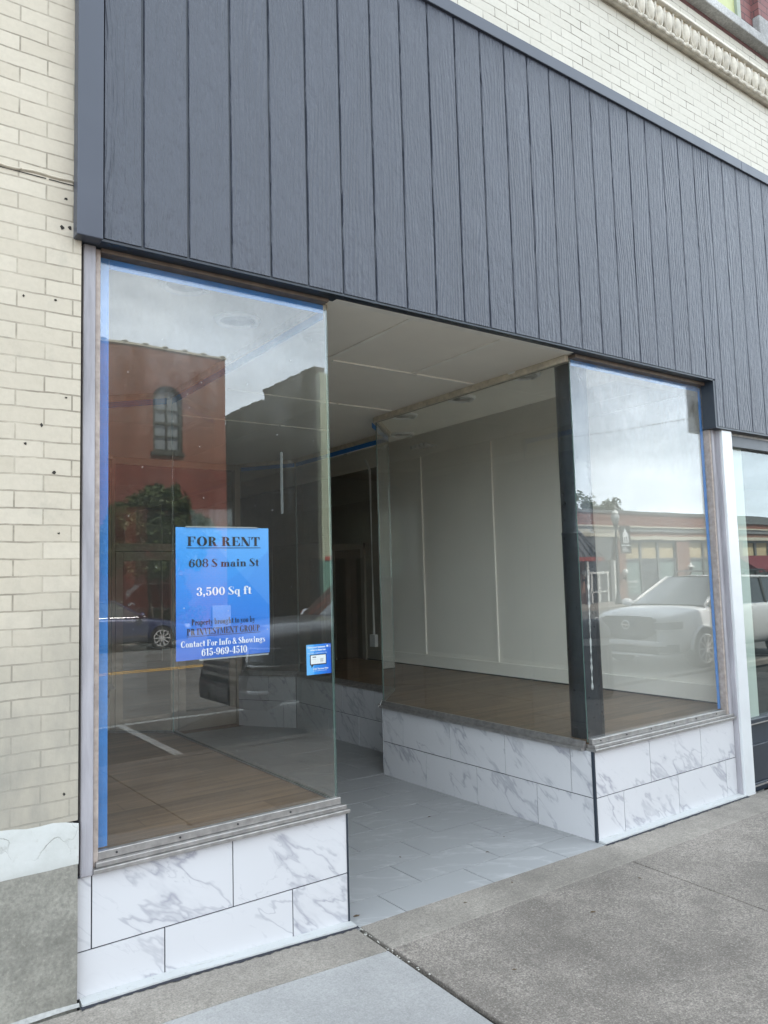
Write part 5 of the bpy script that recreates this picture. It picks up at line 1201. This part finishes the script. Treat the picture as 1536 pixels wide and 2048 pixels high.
def suv_face(cp, panel, nx):
    C = lambda z: (lambda y: z)
    gr = panel('grille', 'black', -.62, .62, lambda y: .56 + .16 * (abs(y) / .62) ** 3, lambda y: .98 - .03 * abs(y), .035, .12)
    g = MB()
    for k in range(5): z = .66 + .06 * k; g.box(nx(0, .06) , nx(0, .045) , -.5 + .02 * (4 - k), .5 - .02 * (4 - k), z - .008, z + .008)
    cp('grille_bar', g, 'darkrim', gr)
    g = MB(); x0 = nx(0, .075); n = 28; Rr = .085
    g.tube([(x0, Rr * math.cos(2 * math.pi * i / n), .84 + Rr * .92 * math.sin(2 * math.pi * i / n)) for i in range(n + 1)], .011, 6); g.box(x0 - .012, x0 + .006, -.10, .10, .825, .855); cp('emblem', g, 'chrome', gr)
    for sy in (-1, 1):
        a, b = (sy * .60, sy * .955)
        hl = panel('headlight', 'lampdark', min(a, b), max(a, b), lambda y: .76 + .02 * abs(y), lambda y: .90 + .08 * (abs(y) - .6), .045, .10)
        panel('daytime_lamp', 'globe', min(a, b), max(a, b), lambda y: .885 + .08 * (abs(y) - .6), lambda y: .905 + .08 * (abs(y) - .6), .055, .10, hl)
        panel('daytime_lamp', 'globe', min(a, b), max(a, b), lambda y: .745 + .02 * abs(y), lambda y: .76 + .02 * abs(y), .05, .10, hl)
        panel('air_duct', 'black', min(sy * .66, sy * .93), max(sy * .66, sy * .93), lambda y: .36, lambda y: .50, .03, .1)
        g = MB(); g.beam((nx(.62, .06), sy * .62, .56), (nx(.5, .06), sy * .50, .98), .03, .03); 
    panel('lower_intake', 'black', -.66, .66, lambda y: .32, lambda y: .46, .035, .1)
    panel('skid_plate', 'silver', -.62, .62, lambda y: .265, lambda y: .305, .04, .1)
    panel('bumper', 'whitecar', -.80, .80, lambda y: .465, lambda y: .555, .05, .1)
car('white_suv', 'white suv with roof rails parked facing left beside the kerb', (11.28, -5.86, ZST), 0,
    dict(w=.97, L=5.0, zb=.27, nose=.55, paint='whitecar', body=[(0, .98, 1.0), (.03, .99, 1.03), (.18, 1.03, 1.09), (.6, 1.08, 1.14), (1.1, 1.11, 1.18), (1.5, 1.12, 1.16), (3, 1.13, 1.13), (4.3, 1.14, 1.14), (4.8, 1.14, 1.14), (5.0, 1.05, 1.05)],
         xa=1.05, xr0=2.2, xr1=4.45, xe=4.86, zw=1.19, zr=1.74, ze=1.14, wb=.84, wr=.66, belt=1.13, pillars=(.30, .62, .86), rails=True, R=.37, axles=(.98, 3.88), fall=.04, face=suv_face))
def dark_face(cp, panel, nx):
    gr = panel('grille', 'black', -.66, .66, lambda y: .58, lambda y: 1.08, .03, .12)
    g = MB()
    for k in range(4): g.box(nx(0, .07), nx(0, .04), -.60, .60, .66 + .1 * k, .69 + .1 * k)
    cp('grille_bar', g, 'darkcar', gr)
    for sy in (-1, 1):
        a, b = sy * .66, sy * .99
        hl = panel('headlight', 'lampdark', min(a, b), max(a, b), lambda y: .84, lambda y: 1.07, .04, .10)
        panel('daytime_lamp', 'globe', min(a, b), max(a, b), lambda y: 1.05, lambda y: 1.07, .05, .10, hl); panel('daytime_lamp', 'globe', min(a, b), max(a, b), lambda y: .835, lambda y: .855, .05, .10, hl); panel('daytime_lamp', 'silver', min(a, sy * .72), max(a, sy * .72), lambda y: .84, lambda y: 1.07, .05, .1, hl, nn=4)
        panel('fog_lamp', 'silver', min(sy * .72, sy * .97), max(sy * .72, sy * .97), lambda y: .52, lambda y: .56, .05, .1)
        panel('air_duct', 'black', min(sy * .70, sy * .98), max(sy * .70, sy * .98), lambda y: .57, lambda y: .70, .03, .1)
    panel('bumper', 'black', -.95, .95, lambda y: .33, lambda y: .56, .05, .05)
    g = MB(); g.box(-.10, -.06, -.26, .26, .42, .55); cp('number_plate', g, 'darkrim')
    for sy in (-1, 1): g = MB(); g.box(-.10, .1, sy * .40 - .04, sy * .40 + .04, .36, .44); cp('tow_hook', g, 'iron')
car('dark_suv', 'dark grey high-bonnet suv parked with its nose behind the rent poster reflection', (3.02, -5.92, ZST), 0,
    dict(w=1.0, L=5.1, zb=.36, nose=.42, paint='darkcar', arch='black', body=[(0, 1.14, 1.15), (.03, 1.16, 1.20), (.2, 1.22, 1.28), (.6, 1.26, 1.36), (1.2, 1.28, 1.40), (1.7, 1.28, 1.36), (3, 1.28, 1.28), (4.6, 1.28, 1.28), (4.95, 1.26, 1.27), (5.1, 1.15, 1.18)],
         xa=1.45, xr0=2.15, xr1=4.6, xe=4.95, zw=1.38, zr=1.90, ze=1.28, wb=.88, wr=.74, belt=1.28, pillars=(.32, .66), pillarpaint='darkwood', R=.40, axles=(1.0, 3.95), spokes=6, rimmat='darkrim', mirror='chrome', fall=.03, face=dark_face))
def sedan_face(cp, panel, nx):
    gr = panel('grille', 'black', -.45, .45, lambda y: .30, lambda y: .58, .03, .2)
    for sy in (-1, 1):
        hl = panel('headlight', 'lamp', min(sy * .55, sy * .86), max(sy * .55, sy * .86), lambda y: .56, lambda y: .66 + .1 * (abs(y) - .55), .03, .2)
        panel('fog_lamp', 'lamp', min(sy * .58, sy * .76), max(sy * .58, sy * .76), lambda y: .30, lambda y: .38, .03, .2)
    g = MB(); g.box(nx(0, .06), nx(0, .04), -.4, .4, .50, .53); cp('grille_bar', g, 'chrome', gr)
car('navy_sedan', 'dark navy sedan with silver alloy wheels parked before the red wall', (7.35, -18.92, ZST), math.pi,
    dict(w=.90, L=4.7, zb=.20, nose=.6, paint='navycar', body=[(0, .62, .64), (.04, .64, .68), (.25, .70, .75), (.7, .80, .85), (1.2, .88, .93), (1.5, .92, .95), (2.6, .95, .95), (3.7, .96, .96), (4.3, .96, .97), (4.62, .92, .95), (4.7, .85, .88)],
         xa=1.15, xr0=2.1, xr1=3.35, xe=4.0, zw=.95, zr=1.44, ze=.98, wb=.76, wr=.58, belt=.95, pillars=(.38,), R=.325, axles=(.92, 3.65), spokes=10, fall=.05, face=sedan_face))

# pavement litter bin with a domed lid
TB = (7.95, -4.05, zG(8, -4.05)); tbn = thing('litter_bin', TB, 'black street litter bin with a domed lid at the kerb', 'bin')
x, y, z = TB
g = MB(); g.lathe([(.25, z), (.27, z + .04), (.27, z + .70), (.285, z + .72), (.285, z + .76)], (x, y, 0), 20)
for k in range(20): a = 2 * math.pi * k / 20; g.beam((x + .277 * math.cos(a), y + .277 * math.sin(a), z + .06), (x + .277 * math.cos(a), y + .277 * math.sin(a), z + .70), .03, .012)
g.build('bin_body', 'black', tbn, TB)
g = MB(); g.lathe([(.262, z + .765), (.262, z + .86)], (x, y, 0), 20); g.build('liner_band', 'whiteband', tbn, TB)
g = MB(); g.lathe([(.29, z + .865), (.29, z + .92), (.27, z + 1.0), (.20, z + 1.08), (.10, z + 1.12), (.01, z + 1.13)], (x, y, 0), 20); g.build('dome_lid', 'black', tbn, TB, smooth=True)

bpy.context.view_layer.update()
